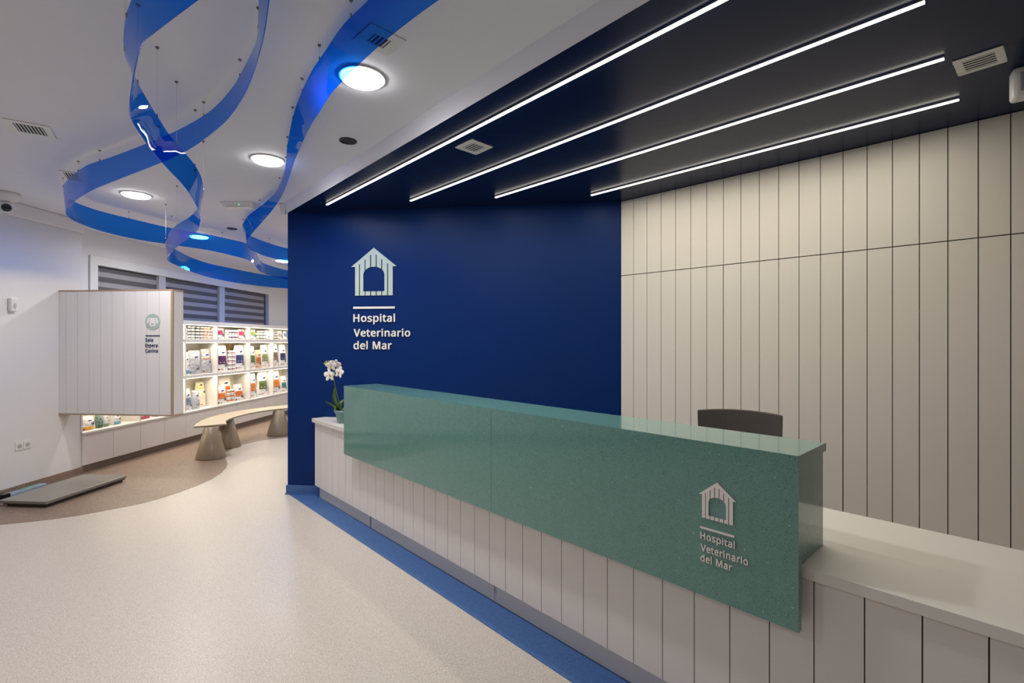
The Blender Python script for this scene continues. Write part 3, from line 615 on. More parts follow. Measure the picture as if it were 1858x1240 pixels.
# (centre px, width px, row, height m, depth, body, panel, extra, label)
W_, SI, LG = (236, 236, 236), (176, 178, 184), (205, 206, 210)
ITEMS = [
 (163.5, 27, 0, .17, .10, W_, (240, 175, 40), (40, 40, 50), 'white pet food bag with yellow base band at the far left of the bottom shelf'),
 (183, 9, 0, .165, .08, (120, 150, 140), (60, 100, 80), (30, 40, 40), 'grey-green pet food bag right of the yellow-banded bag'),
 (195, 10, 0, .17, .08, W_, (120, 170, 130), (30, 30, 40), 'white and pale green bag with black dog mark under the box sign'),
 (215, 15, 0, .17, .09, W_, (110, 180, 200), (40, 40, 60), 'white pet food bag with light blue base band under the box sign'),
 (263, 32, 0, .18, .10, W_, (190, 60, 90), (120, 120, 120), 'white and pink pet food bag under the right half of the box sign'),
 (291, 17, 0, .17, .09, LG, (130, 130, 140), None, 'light grey pet food bag under the right end of the box sign'),
 # bottom shelf, lit bays
 (343.5, 15, 0, .34, .10, (215, 218, 225), (120, 130, 160), (30, 45, 110), 'white bag with grey-blue panel at left of the bottom shelf beside the box sign'),
 (359, 13, 0, .30, .09, (190, 192, 200), None, (120, 120, 125), 'plain silver bag between two white bags on the bottom shelf'),
 (373, 24, 0, .42, .12, (245, 238, 215), (245, 200, 110), (40, 60, 140), 'tall cream bag with yellow top and blue dog mark on the bottom shelf'),
 (404.5, 18, 0, .32, .09, W_, (225, 120, 50), (60, 60, 70), 'small white bag with orange panel standing in front on the bottom shelf'),
 (412, 24, 0, .47, .10, (240, 236, 230), (220, 110, 40), (235, 150, 40), 'tall white and orange bag behind the smaller bags on the bottom shelf'),
 (436, 17, 0, .30, .09, W_, (220, 110, 45), (60, 60, 60), 'small orange-panel bag right of the tins on the bottom shelf'),
 (461.5, 11, 0, .47, .09, W_, (215, 130, 60), (80, 80, 90), 'narrow white and orange bag at left of the third bottom bay'),
 (480, 20, 0, .50, .12, (238, 238, 240), (95, 115, 60), (150, 155, 160), 'white bag with green and grey picture panel on the bottom shelf'),
 (503.5, 15, 0, .48, .11, W_, (235, 130, 40), (60, 60, 80), 'white bag with orange chevron panel near the navy wall on the bottom shelf'),
 (517, 10, 0, .34, .09, W_, (40, 130, 140), (60, 60, 70), 'white bag with teal panel beside the navy wall on the bottom shelf'),
 # middle shelf
 (340.5, 11, 1, .36, .08, (225, 230, 235), (90, 150, 190), (60, 60, 70), 'slim white bag with light blue foot at left end of the middle shelf'),
 (356.5, 23, 1, .38, .12, SI, None, (90, 90, 105), 'silver bag with folded round top on the middle shelf'),
 (381, 24, 1, .40, .12, SI, (205, 140, 90), (40, 60, 120), 'silver bag with thin orange lettering on the middle shelf'),
 (406, 20, 1, .46, .11, W_, (85, 35, 90), (40, 40, 45), 'white bag with deep purple panel on the middle shelf'),
 (439, 21, 1, .465, .12, W_, (55, 60, 120), (70, 70, 80), 'tall white bag with indigo panel on the middle shelf'),
 (460.5, 9, 1, .43, .08, W_, (90, 125, 70), (60, 60, 60), 'narrow white bag with green panel on the middle shelf'),
 (470.5, 11, 1, .36, .08, (215, 190, 160), (180, 100, 50), (110, 50, 35), 'small brown and cream treat bag on the middle shelf'),
 (484.5, 16.5, 1, .46, .10, W_, (130, 150, 100), (225, 160, 80), 'white bag with green and orange picture on the middle shelf'),
 (501.5, 11, 1, .50, .10, W_, (130, 110, 100), (50, 50, 60), 'white bag with brown panel near the navy wall on the middle shelf'),
 (515.5, 12, 1, .46, .10, W_, (40, 50, 100), (60, 60, 70), 'white bag with navy panel beside the navy wall on the middle shelf'),
 # top shelf
 (338.5, 6, 2, .19, .06, (215, 215, 220), (150, 150, 160), (170, 60, 60), 'tiny grey pouch at the left end of the top shelf'),
 (402, 13, 2, .20, .07, W_, (150, 35, 90), (60, 60, 60), 'small white bag with magenta panel left of the tins on the top shelf'),
 (440.5, 12, 2, .19, .07, W_, (190, 40, 80), (60, 60, 60), 'small white bag with crimson panel right of the tins on the top shelf'),
 (461, 10, 2, .20, .07, W_, (130, 160, 70), (70, 70, 80), 'small white bag with lime green panel on the top shelf'),
 (489, 10, 2, .19, .07, (240, 240, 240), None, (60, 50, 50), 'small plain white bag with dark animal mark on the top shelf'),
 (510, 8, 2, .19, .07, W_, (150, 150, 150), (90, 60, 60), 'small white bag with grey panel near the navy wall on the top shelf'),
 (519, 6, 2, .19, .07, W_, (90, 120, 160), (60, 60, 60), 'small white and pale blue bag touching the navy wall edge on the top shelf'),
]
for (px, wpx, row, h, d, body, panel, extra, label) in ITEMS:
    back = 'behind the smaller bags' in label or 'tall cream' in label
    y = .23 if back else .075+d/2
    s0_ = s_at(px-wpx/2, y-d/2); s1_ = s_at(px+wpx/2, y-d/2)
    bi = max(i for i in range(len(bays)-1) if s_at(px) > bays[i])
    s0_ = max(s0_, bays[bi]+.016); s1_ = min(s1_, bays[bi+1]-.016); s1_ = max(s1_, s0_+.08)
    p0, p1 = (.28, .60)
    if row == 0 and h < .2: p0, p1 = .03, .25
    if 'yellow top' in label: p0, p1 = .72, .86
    if 'thin orange' in label: p0, p1 = .58, .64
    if 'light blue foot' in label: p0, p1 = .05, .2
    if row == 2: p0, p1 = .40, .80
    bag(label, 'bag', S((s0_+s1_)/2, y, z0s+ZS[row][1]+.001), SRZ, (s1_-s0_)*.91, h, d, body, panel, extra, BG, p0=p0, p1=p1)
# cardboard box behind the middle-shelf bags
t = tag(MB().box(-.09, .09, -.04, .04, 0, .50, cm((196, 170, 135))).build('cardboard_box', loc=S(s_at(419, .25), .26, z0s+ZS[1][1]+.001), rz=SRZ, bevel=.003), 'plain brown cardboard box behind the bags on the middle shelf', 'box')
TINS = [ # centre px, row, count, tin height, radius, band colour, stack label
 (345.5, 2, 4, .050, .033, (90, 95, 105), 'white tin with dark grey band in the leftmost tin stack of the top shelf'),
 (352.5, 2, 4, .050, .033, (90, 140, 150), 'white tin with teal band in a stack near the left of the top shelf'),
 (361, 2, 4, .050, .033, (60, 60, 65), 'white tin with black band in a stack on the left of the top shelf'),
 (368.5, 2, 4, .050, .033, (110, 80, 90), 'white tin with plum grey band in a stack on the top shelf'),
 (374.5, 2, 4, .050, .033, (225, 150, 100), 'white tin with orange band in a stack on the top shelf'),
 (380.3, 2, 4, .050, .033, (235, 175, 120), 'white tin with pale orange band in a stack on the top shelf'),
 (388.5, 2, 3, .050, .033, (160, 160, 165), 'white tin with light grey band in the stack left of the magenta bag'),
 (414, 2, 2, .085, .036, (200, 190, 185), 'tall pale tin beside the magenta bag on the top shelf'),
 (419.5, 2, 2, .085, .036, (75, 35, 60), 'tall white tin with dark purple mark, left of the purple tin stacks'),
 (425.5, 2, 2, .085, .036, (60, 45, 80), 'tall white tin with violet mark in the middle purple tin stack'),
 (431.5, 2, 2, .085, .036, (110, 35, 55), 'tall white tin with wine red mark beside the crimson bag'),
 (470.5, 2, 3, .058, .036, (90, 110, 60), 'white tin with olive mark in the left green tin stack of the top shelf'),
 (476.5, 2, 3, .058, .036, (60, 80, 60), 'white tin with dark green mark in the middle green tin stack'),
 (482, 2, 3, .058, .036, (70, 75, 110), 'white tin with slate blue mark in the right green tin stack'),
 (499, 2, 3, .055, .032, (130, 90, 80), 'white tin with brown mark in the stack left of the pouches near the navy wall'),
 (504, 2, 3, .055, .032, (100, 90, 100), 'white tin with grey-brown mark in the stack nearest the navy wall'),
 (420, 1, 5, .072, .034, (95, 70, 95), 'white tin with mauve mark in the left stack on the middle shelf'),
 (426, 1, 5, .072, .034, (120, 50, 60), 'white tin with red-brown mark in the right stack on the middle shelf'),
 (418, 0, 3, .075, .036, (210, 130, 80), 'white tin with orange mark in the left stack on the bottom shelf'),
 (424.5, 0, 3, .075, .036, (190, 110, 70), 'white tin with rust mark in the middle stack on the bottom shelf'),
]
for (px, row, cnt, hh, rad, band, label) in TINS:
    y = .07+rad
    mb = MB(); wm = cm((228, 226, 222), .35)
    mb.lathe([(rad*.94, 0), (rad, .002), (rad, hh*.30)], wm, n=14); mb.lathe([(rad, hh*.30), (rad, hh*.62)], cm(band), n=14)
    mb.lathe([(rad, hh*.62), (rad, hh-.004), (rad*.94, hh-.001)], wm, n=14)
    proto = tag(mb.build('food_tin'), label, 'tin', label.replace('white tin', 'white tins').replace('tall pale tin', 'tall pale tins'))
    sx = s_at(px, y-rad); bi = max(i for i in range(len(bays)-1) if s_at(px) > bays[i])
    sx = min(max(sx, bays[bi]+.013+rad), bays[bi+1]-.013-rad)
    for k in range(cnt):
        o = proto if k == 0 else proto.copy()
        if k: COL.objects.link(o)
        o.location = S(sx, y, z0s+ZS[row][1]+.001+k*(hh+.0005)); o.rotation_euler.z = random.uniform(0, 6)

# ============================================================ CURVED BENCH
bench = thing('curved_bench', 'taupe curved bench on three cone legs in front of the display shelves', 'bench', (-4.15, 7.3, .002))
inner = [(-4.215, 6.47), (-3.905, 6.68), (-3.97, 6.78), (-4.05, 6.90), (-4.125, 7.10), (-4.155, 7.35), (-4.14, 7.65), (-4.07, 7.92), (-3.94, 8.13), (-3.78, 8.29), (-3.55, 8.44), (-3.25, 8.55)]
outer = [(-3.28, 8.98), (-3.62, 8.88), (-3.95, 8.71), (-4.13, 8.52), (-4.33, 8.25), (-4.46, 7.95), (-4.52, 7.6), (-4.50, 7.25), (-4.43, 6.95), (-4.33, 6.68), (-4.24, 6.50)]
mb = MB(); mb.prism([(x+4.15, y-7.3) for x, y in inner+outer], .418, .440, M_TAUPET); mb.build('bench_top', bench, bevel=.003)
for (x, y) in ((-4.06, 6.58), (-4.24, 7.26), (-3.92, 8.20)):
    mb = MB(); mb.lathe([(.182, 0), (.182, .012), (.08, .417)], M_TAUPE, (x+4.15, y-7.3, 0), 40); mb.build('cone_leg', bench)

# ============================================================ FLOOR SCALE
A, B, C, D = P(230.5, 864, .062), P(157, 859.5, .062), P(83.6, 913.4, .062), P(3, 909, .062)
cen = (A+C)/2+Vector((-.25, 0, 0)); 
sc = thing('floor_scale', 'low grey platform scale on the brown floor by the left wall', 'scale', (-4.60, 5.02, .002))
mb = MB(); mb.prism([(.27, .46), (-.265, .52), (-.265, -.40), (.225, -.44)], .034, .062, M_GREYT); mb.build('platform', sc, bevel=.004)
mb = MB(); mb.prism([(.245, .43), (-.21, .47), (-.21, -.37), (.20, -.41)], .0, .020, M_DARK); mb.prism([(.262, .45), (-.227, .49), (-.227, -.39), (.217, -.43)], .022, .033, M_BLACKG); mb.build('base_frame', sc)
dp = thing('scale_display', 'slim pale blue display unit lying between the floor scale and the wall', 'display', (-5.04, 5.02, .003))
mb = MB(); mb.box(-.045, .045, -.16, .22, 0, .045, mat('pale_blue_plastic', (.30, .38, .50), .3)); mb.build('housing', dp, bevel=.006)
mb = MB(); mb.box(-.05, .05, -.23, -.165, 0, .06, M_BLACKG); mb.build('end_cap', dp, bevel=.005)
mb = MB(); mb.box(-.025, .025, -.02, .19, .045, .049, mat('display_screen', (.25, .45, .40), .15)); mb.build('screen', dp)

# ============================================================ LEFT WALL FITTINGS
yy = P(43, 810, .5).y
so = thing('wall_socket', 'white double power socket low on the left wall', 'socket', (XL, 5.095, .485))
for k in (-1, 1):
    mb = MB(); mb.box(0, .009, k*.042-.040, k*.042+.040, -.042, .042, M_WHITE); mb.build('frame', so, bevel=.003)
    mb = MB(); mb.lathe([(.022, 0), (.022, .004)], mat('socket_recess', (.42, .42, .42), .5), (0, 0, 0), 20, tr=lambda v, k=k: Vector((.009+v.z, k*.042+v.x, v.y))); mb.build('outlet', so)
al = thing('alarm_sensor', 'small white motion sensor high on the left wall', 'sensor', (XL, 4.97, 1.945))
mb = MB(); mb.box(0, .045, -.035, .035, -.07, .07, M_WHITE); mb.build('housing', al, bevel=.012)
mb = MB(); mb.ball((.046, 0, -.01), .008, .014, .03, mat('sensor_lens', (.5, .5, .5), .3)); mb.build('lens', al)

# ============================================================ CEILING FITTINGS
cams = thing('dome_camera', 'white dome security camera with black lens at the left wall ceiling corner', 'camera', (-4.86, 4.69, ZC))
mb = MB(); mb.lathe([(.10, 0), (.10, -.03), (.075, -.07), (.045, -.085)], M_WHITE); mb.build('mount', cams)
mb = MB(); mb.lathe([(.03, -.085), (.05, -.11), (.055, -.14), (.045, -.17), (.02, -.19)], M_WHITE); mb.build('ball_housing', cams)
mb = MB(); dv = (Vector((0, 0, 1.5))-Vector((-4.86, 4.69, 2.86))).normalized()
mb.ball(Vector((0, 0, -.14))+dv*.022, .042, .042, .042, M_BLACKG); mb.build('lens', cams)

def downlight(px, py, label, power=None, pos=None):
    p = P(px, py, ZC) if pos is None else Vector((pos[0], pos[1], ZC))
    r = thing('downlight', label, 'ceiling light', p, 0, 'round white ceiling downlights')
    mb = MB(); mb.lathe([(.128, -.0005), (.126, -.007), (.112, -.009), (.108, -.003), (.108, -.0005)], M_WHITE, n=40); mb.build('trim_ring', r)
    mb = MB(); mb.lathe([(.107, -.001), (.106, -.018), (.098, -.022)], M_EMD, n=40); mb.build('diffuser', r)
    area('downlight_lamp', (0, 0, -.024), .205, power or P_DOWN, C_DOWN, parent=r, spread=165)
downlight(657, 140, 'large bright downlight partly behind the blue ribbon nearest the navy ceiling')
downlight(486, 290, 'bright downlight left of the twisting right-hand ribbon')
downlight(247, 353, 'downlight inside the left loop of the blue ribbons')
downlight(361, 429, 'downlight seen through the blue band of the far ribbon')
downlight(513, 473, 'farthest downlight, cut by the edge of the navy wall')
for i, (x, y, pw) in enumerate(((-3.2, 1.0, .55), (-.9, -1.3, .28), (-3.3, -1.4, .5), (-3.0, 10.6, .8))):
    downlight(0, 0, 'round white ceiling downlight outside the view', pos=(x, y), power=P_DOWN*pw)

def grille(corners, z, label, n=7, inner=.18, dark=(.03, .03, .03), axis=0, light=M_WHITE, name='air_vent'):
    ps = [P(x, y, z) for x, y in corners]; c = sum(ps, Vector())/4
    ax = ((ps[1]-ps[0])+(ps[2]-ps[3])); ay = ((ps[3]-ps[0])+(ps[2]-ps[1]))
    wx, wy = ax.length/4, ay.length/4; rz = math.atan2(ax.y, ax.x)
    r = thing(name, label, 'air vent', c, rz)
    b = min(wx, wy)*inner*2
    mb = MB(); ix, iy = wx-b, wy-b
    mb.box(-wx, wx, -wy, -iy, -.006, -.001, light); mb.box(-wx, wx, iy, wy, -.006, -.001, light)
    mb.box(-wx, -ix, -iy, iy, -.006, -.001, light); mb.box(ix, wx, -iy, iy, -.006, -.001, light); mb.build('frame', r, bevel=.002)
    mb = MB(); mb.box(-ix, ix, -iy, iy, -.003, -.001, mat('vent_dark', dark, .8)); mb.build('backing', r)
    mb = MB(); L = ix if axis == 0 else iy
    for i in range(n):
        t = -L+(i+.5)*2*L/n; w = L/n*.34
        if axis == 0: mb.box(t-w, t+w, -iy, iy, -.0055, -.0032, light)
        else: mb.box(-ix, ix, t-w, t+w, -.0055, -.0032, light)
    mb.build('slat', r)
grille([(10, 214.5), (98, 231), (96, 250.6), (14.5, 237)], ZC, 'rectangular slatted white air vent on the ceiling at far left', 8)
grille([(671, 41), (736.5, 70), (703, 104), (640.5, 71)], ZC, 'square white ceiling vent half hidden behind the blue ribbon', 4, .28)
grille([(112, 310), (152, 315), (150, 330), (111, 324)], ZC, 'small white ceiling vent behind the left end of the blue ribbon', 5)
grille([(214, 434.5), (245, 437), (254, 440.5), (224, 439)], ZC, 'thin ceiling vent just above the left corner of the window', 4)
grille([(825, 267), (864, 280), (894.8, 266), (857, 252)], ZB, 'small white vent on the navy ceiling between the first two light strips', 5, .2, (.12, .12, .12))
grille([(1727.4, 111), (1820.7, 81.3), (1827.8, 109.7), (1740, 137.4)], ZB, 'long white vent on the navy ceiling at the upper right', 5, .18, (.10, .10, .10), 1)
for (x, y, lab) in ((631.5, 255.5, 'black round ceiling speaker beside the edge of the navy ceiling'), (421, 415, 'black round ceiling speaker seen between the ribbons near the window')):
    r = thing('ceiling_speaker', lab, 'speaker', P(x, y, ZC))
    mb = MB(); mb.lathe([(.062, 0), (.060, -.006), (.052, -.007), (.050, 0)], M_BLACKG); mb.build('rim', r)
    mb = MB(); mb.lathe([(.050, -.001), (.046, -.003), (.018, -.002), (.012, -.006), (.004, -.007)], M_DARK); mb.build('cone', r)
pe = P(401, 367, ZC); pf = P(459.5, 367, ZC)
r = thing('emergency_light', 'white rectangular emergency light with green indicator on the ceiling', 'emergency light', (pe+pf)/2+Vector((0, .03, 0)))
w = (pf-pe).length/2; mb = MB()
mb.add([(-w, -.07, 0), (w, -.07, 0), (w, .07, 0), (-w, .07, 0), (-w+.03, -.045, -.055), (w-.03, -.045, -.055), (w-.03, .045, -.055), (-w+.03, .045, -.055)],
       [(0, 1, 2, 3), (4, 7, 6, 5), (0, 4, 5, 1), (1, 5, 6, 2), (2, 6, 7, 3), (3, 7, 4, 0)], M_WHITE); mb.build('housing', r, bevel=.006)
mb = MB(); mb.box(-w+.06, w-.06, -.05, -.046, -.05, -.03, mat('frosted_lens', (.5, .52, .52), .3)); mb.build('lens', r)
mb = MB(); mb.ball((.035, -.062, -.035), .004, .004, .004, M_GRN); mb.build('indicator', r)
r = thing('corner_sensor', 'small white sensor hanging at the left end of the navy wall', 'sensor', (-2.375, 5.06, ZC))
mb = MB(); mb.box(-.032, .032, -.03, .03, -.012, 0, M_WHITE)
mb.add([(-.03, -.03, -.012), (.03, -.03, -.012), (.03, .03, -.012), (-.03, .03, -.012), (-.015, -.012, -.115), (.025, -.012, -.115), (.025, .02, -.115), (-.015, .02, -.115)],
       [(0, 1, 2, 3), (4, 7, 6, 5), (0, 4, 5, 1), (1, 5, 6, 2), (2, 6, 7, 3), (3, 7, 4, 0)], M_WHITE); mb.build('housing', r, bevel=.004)
r = thing('siren_box', 'white box sensor hanging from the navy ceiling at the right edge of the view', 'sensor', (2.50, 2.37, ZB), R(-35))
mb = MB(); mb.box(-.055, .055, -.04, .04, -.15, 0, M_WHITE); mb.build('housing', r, bevel=.015)
mb = MB(); mb.box(-.03, .03, -.048, -.04, -.12, -.03, mat('sensor_window', (.3, .3, .31), .3)); mb.build('lens', r, bevel=.003)

# linear lights in the navy ceiling
zl = ZB-.02
LS = [((593, 373), None), ((745, 366), (1678, 7)), ((899, 360), (1713, 109.5)), ((1073, 356), (1740, 183.5))]
s1dir = (P(1320, 0, zl)-P(593, 373, zl)).normalized()
for i, (a, b) in enumerate(LS):
    pa = P(*a, zl); pb = P(*b, zl) if b else pa+s1dir*4.35
    c = (pa+pb)/2; L = (pb-pa).length; rz = math.atan2((pb-pa).y, (pb-pa).x)
    lab = ['linear ceiling light nearest the white ceiling, running out of the top of the view', 'second linear ceiling light from the white ceiling, ending at the top edge',
           'third linear ceiling light from the white ceiling', 'shortest linear ceiling light, nearest the panelled wall'][i]
    r = thing('linear_light', lab, 'ceiling light', Vector((c.x, c.y, ZB)), rz, 'linear lights in the navy ceiling')
    mb = MB(); mb.box(-L/2, L/2, -.009, .009, -.010, -.0005, M_METAL); mb.build('profile', r)
    mb = MB(); mb.box(-L/2, L/2, -.0075, .0075, -.017, -.010, M_EML); mb.build('diffuser', r)
    area('linear_lamp', (0, 0, -.020), L-.02, P_LED*L/3.5, C_LED, 'RECTANGLE', .013, (0, 0, 0), r)

# ============================================================ BLUE RIBBONS
def ray_bottom(Tp, px, py, W):
    d = Vector(((px-CX)/F, 1, -(py-CY)/F)); o = Vector((0, 0, H)); w = Tp-o
    tc_ = w.dot(d)/d.dot(d); m2 = (w-d*tc_).length_squared
    k = math.sqrt(max(0, W*W-m2)/d.dot(d)); return o+d*(tc_-k)
def catmull(ps, n=6):
    out = []; m = len(ps)
    for i in range(m-1):
        p0, p1, p2, p3 = ps[max(i-1, 0)], ps[i], ps[i+1], ps[min(i+2, m-1)]
        for k in range(n):
            t = k/n
            out.append(.5*((2*p1)+(p2-p0)*t+(2*p0-5*p1+4*p2-p3)*t*t+(3*p1-p0-3*p2+p3)*t*t*t))
    out.append(ps[-1]); return out
def ribbon(pairs, zf, W, label, wires, name='hanging_ribbon'):
    Tt = []; Bb = []
    n = len(pairs)
    for i, (tx, ty, bx, by) in enumerate(pairs):
        tp = P(tx, ty, zf(i/(n-1))); Tt.append(tp); Bb.append(ray_bottom(tp, bx, by, W))
    for _ in range(1):      # relax the lower edge along its length
        Bb = [Bb[0]]+[(Bb[i-1]+Bb[i]*6+Bb[i+1])/8 for i in range(1, n-1)]+[Bb[-1]]
    T2, B2 = catmull(Tt), catmull(Bb)
    c = sum(T2, Vector())/len(T2); c.z = ZC
    r = thing(name, label, 'ribbon', c, 0, 'translucent blue ribbons hung from the ceiling')
    K = 4; N = len(T2); vs = []; fs = []
    g = [[T2[i].lerp(B2[i], k/K)-c for k in range(K+1)] for i in range(N)]
    for row in g: vs += row
    for i in range(N-1):
        for k in range(K): a = i*(K+1)+k; fs.append((a, a+1, a+K+2, a+K+1))
    mb = MB(); mb.add(vs, fs, M_RIB, True); o = mb.build('acrylic_band', r, fix=False)
    so_ = o.modifiers.new('t', 'SOLIDIFY'); so_.thickness = .004; so_.offset = 0; es = o.modifiers.new('s', 'EDGE_SPLIT'); es.split_angle = R(50)
    for j in range(wires):
        p = T2[int((j+.6)*(N-1)/wires)]-c
        mb = MB(); mb.tube([p, Vector((p.x, p.y, 0))], .0007, M_WIRE, 5); wv = mb.build('wire', r)
        mb = MB(); mb.lathe([(.008, 0), (.008, -.005), (.004, -.010)], M_ANCH, (p.x, p.y, 0), 12); mb.build('ceiling_anchor', r)
        mb = MB(); mb.lathe([(.003, 0), (.003, .016)], M_ANCH, (p.x, p.y, p.z-.003), 8); mb.build('clamp', r)
R1 = [(300, -90, 420, -45), (262, -45, 345, 10), (240, 0, 300, 44), (232, 21, 275, 63), (226.6, 50, 258, 77), (225, 77, 252, 95), (229, 105, 246, 120), (242, 134, 240, 152),
      (255, 161, 235, 190), (276, 197, 236, 216), (290, 219, 254, 243), (306, 244, 276, 274), (323, 264, 292, 293), (339, 282, 308, 311), (354, 301, 327, 330), (364, 320, 343, 350), (369, 342, 353, 367), (367, 362, 361, 382), (358, 380, 365, 398),
      (343, 395, 361, 415), (326, 405, 350, 427), (313, 415, 335, 438), (304, 428, 317, 451), (299.5, 439, 304, 466), (304, 447, 303, 474), (318, 453, 319, 481), (347, 467.5, 345, 493), (381, 479, 379, 503.5),
      (414.6, 486, 413, 511), (455, 494.4, 453, 517), (495, 501, 494, 522), (530, 504, 530, 524), (580, 508, 580, 526)]
ribbon(R1, lambda t: 2.68-.06*t, .205, 'lowest blue translucent ribbon, twisting through the middle with bright lamp reflections', 15)
R2 = [(466, -70, 492, -66), (469, -30, 491, -30), (470, 10, 486, 20), (469, 45, 479, 65), (464, 80, 470, 100), (442, 126, 459, 137), (420, 162, 440, 180), (384, 200, 411, 221), (340.5, 227.5, 366, 257), (306.5, 244, 325, 282), (266, 261, 280, 300), (203, 285, 209, 328),
      (165, 297.5, 173, 342), (152, 304, 154, 352), (132, 318.5, 136, 365), (118, 333, 123, 378), (114.5, 342, 118, 386), (121, 357, 124, 394), (134, 366.5, 137, 403), (180.7, 383, 182, 420), (245, 399, 247, 435), (310, 414, 310, 444),
      (357, 422.4, 355, 450.5), (381, 426.4, 380, 454.5), (408, 432.5, 408, 460.5), (444, 441, 446, 470), (458, 451, 459, 476), (466, 462, 465, 485), (474, 475, 474, 495), (489, 482, 490, 500), (522, 491, 522, 508), (570, 499, 570, 514)]
ribbon(R2, lambda t: 2.91+.025*t, .225, 'blue translucent ribbon forming the wide left loop close to the ceiling', 15)
R3 = [(745, -85, 850, -40), (700, -40, 803, -5), (668, 0, 762, 24), (622.7, 45, 705, 68), (592, 90, 655, 113), (569, 124, 624, 145), (553, 155, 600, 169.5), (540, 186, 580, 203), (531, 215, 564, 227), (525, 245, 552, 252), (521, 270, 543, 271),
      (520, 288, 535, 289), (517, 308, 529, 307), (510, 330, 521, 333), (499, 351, 510, 358), (476, 372, 497, 379), (449, 393, 475, 404), (440, 411, 455, 426), (443, 421, 446, 440), (453, 427.5, 450, 451), (475, 437, 471, 462), (502, 446, 500, 470), (522, 451, 522, 476), (570, 462, 570, 485)]
ribbon(R3, lambda t: 2.93, .225, 'blue translucent ribbon nearest the navy ceiling, crossing the largest downlight', 13)

# ============================================================ ORCHID
pp = P(625, 767, ZT+.001); sc_ = pp.y/F
orc = thing('potted_orchid', 'white orchid in a sage green pot on the desk beside the navy wall', 'plant', pp)
def lp(px, py, dy=0): return Vector(((px-625)*sc_, dy, (767-py)*sc_))
mb = MB(); mb.lathe([(.060, 0), (.083, .098), (.090, .098), (.094, .122), (.084, .122), (.080, .108)], M_POT); mb.build('pot', orc)
mb = MB(); mb.lathe([(.079, .10), (.06, .112), (.02, .116)], M_SOIL); mb.build('bark', orc)
mb = MB(); mb.tube(catmull([lp(618, 742, .01), lp(613, 722), lp(608, 700), lp(604.5, 680), lp(604, 670), lp(600, 661), lp(593, 658), lp(589, 660)]), [.0045]*20+[.0035]*23, M_LEAF, 8); mb.build('stem', orc)
def leaf(p0, p1, p2, w, d=.01):
    ps = catmull([Vector(p0), Vector(p1), Vector(p2)], 6); n = len(ps); mb = MB(); vs = []; fs = []
    up = (ps[-1]-ps[0]).normalized(); side = up.cross(Vector((0, 1, .3))).normalized()
    for i, p in enumerate(ps):
        t = i/(n-1); ww = w*math.sin(math.pi*min(1, .12+t*.88))**.6
        if i == n-1: ww = .001
        c = Vector((0, -1, 0))*.3*ww
        for sgn, off in ((-1, 0), (0, 1), (1, 0), (0, 1.35)): vs.append(p+side*ww*sgn-c*off)
    for i in range(n-1):
        for a in range(4): b = (a+1) % 4; fs.append((i*4+a, i*4+b, i*4+4+b, i*4+4+a))
    mb.add(vs, fs, M_LEAF, True); mb.build('leaf', orc)
leaf(lp(616, 745), lp(607, 725), lp(607, 703), .021); leaf(lp(614, 744), lp(604, 737), lp(592, 728, -.03), .013)
leaf(lp(618, 745), lp(617, 733), lp(622, 726, .03), .02); leaf(lp(622, 745), lp(632, 735, .05), lp(643, 733, .07), .02); leaf(lp(617, 745), lp(612, 738, -.04), lp(614, 741, -.09), .016)
def flower(px, py, dy, rx, rz, tilt, size=.042):
    c = lp(px, py, dy); mb = MB(); rot = Matrix.Rotation(tilt, 3, 'Z') @ Matrix.Rotation(rx, 3, 'X') @ Matrix.Rotation(rz, 3, 'Y')
    for k in range(5):
        a = R(90+72*k); big = k in (1, 4)
        mm = rot @ Matrix.Rotation(-(a), 3, 'Y')
        o = mm @ Vector((size*.62, 0, 0))
        mb.ball(c+o, size*(.60), size*.10, size*(.52 if big else .34), M_PETAL, mm)
    mb.build('flower', orc)
    mb = MB(); mb.ball(c+rot @ Vector((0, -.010, -.004)), size*.16, size*.22, size*.2, M_LIP, rot); mb.build('flower_lip', orc)
flower(602, 664, -.02, .3, 0, .2, .045); flower(610, 661, 0, .5, .3, -.2, .045); flower(616, 676, -.01, -.1, .2, -.35, .045); flower(600, 681, -.03, -.1, 0, .9, .049); flower(613, 666, .03, .2, .8, -.5, .036); flower(605, 660, .03, .9, .8, -.1, .036)
for (x, y) in ((589, 660), (596, 657.5), (592, 657)):
    mb = MB(); mb.ball(lp(x, y), .008, .008, .012, M_BUD); mb.build('bud', orc)

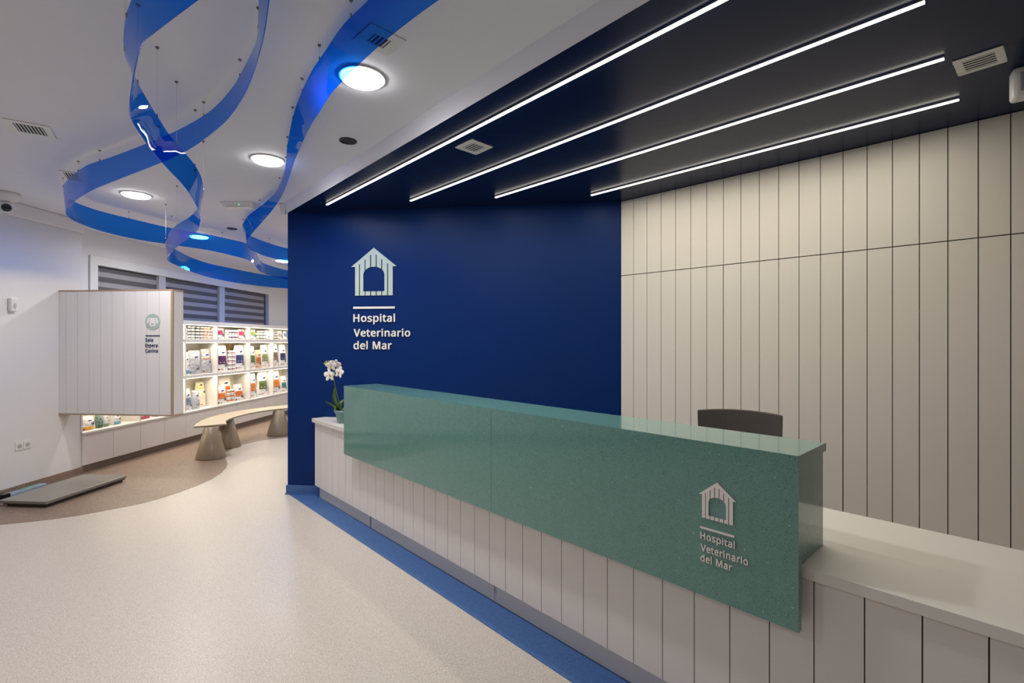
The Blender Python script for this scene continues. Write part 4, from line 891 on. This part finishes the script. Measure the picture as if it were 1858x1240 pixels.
# ============================================================ OFFICE CHAIR
ca_ = Vector((1.16, 3.03, 0)); cb_ = Vector((1.547, 2.80, 0)); cc = (ca_+cb_)/2; cd = (cb_-ca_); crz = math.atan2(cd.y, cd.x)
ch = thing('office_chair', 'dark grey fabric office chair whose backrest shows above the green counter', 'chair', cc, crz)
mb = MB(); vs = []; fs = []; hw = .232; NX, NZ = 14, 10; za, zb = .60, 1.145
for side in (0, 1):
    for j in range(NZ+1):
        for i in range(NX+1):
            s = -1+2*i/NX; t = j/NZ; x = s*(hw-.012*(1-t)); y = -.05*(1-s*s)*-1+(.012 if side else -.012)+.05*(1-t)*.4
            vs.append((x, y, za+(zb-za)*t+(.012*(1-s*s) if j == NZ else 0)))
m1 = (NX+1)*(NZ+1)
for sgn, off in ((0, 0), (1, m1)):
    for j in range(NZ):
        for i in range(NX):
            a = off+j*(NX+1)+i; q = (a, a+1, a+NX+2, a+NX+1); fs.append(q if sgn == 0 else q[::-1])
for i in range(NX): fs += [(i, m1+i, m1+i+1, i+1), (NZ*(NX+1)+i, NZ*(NX+1)+i+1, m1+NZ*(NX+1)+i+1, m1+NZ*(NX+1)+i)]
for j in range(NZ): a = j*(NX+1); b = a+NX; fs += [(a, a+NX+1, m1+a+NX+1, m1+a), (b, m1+b, m1+b+NX+1, b+NX+1)]
mb.add(vs, fs, M_FAB); mb.build('backrest', ch, bevel=.006)
mb = MB(); mb.tube([(0, .09, .50), (0, .10, .62), (0, .085, .85)], .02, M_DARK, 10); mb.build('back_support', ch)
mb = MB(); mb.prism([(-.24, .03), (.24, .03), (.25, .25), (.21, .48), (-.21, .48), (-.25, .25)][::1], .44, .51, M_FAB); mb.build('seat', ch, bevel=.02)
mb = MB(); mb.tube([(0, .25, .10), (0, .25, .44)], .028, M_METAL, 14); mb.build('gas_column', ch)
for k in range(5):
    a = R(72*k+20); mb = MB(); e = Vector((.30*math.cos(a), .25+.30*math.sin(a), .075)); mb.tube([(0, .25, .11), e], [.025, .015], M_DARK, 8); mb.build('base_leg', ch)
    mb = MB(); mb.lathe([(.028, -.02), (.03, 0), (.028, .02)], M_DARK, (0, 0, 0), 16, tr=lambda v, e=e, a=a: Vector((e.x+v.z*math.cos(a+1.57)+v.x*math.cos(a), e.y+v.z*math.sin(a+1.57)+v.x*math.sin(a), .032+v.y))); mb.build('caster', ch)
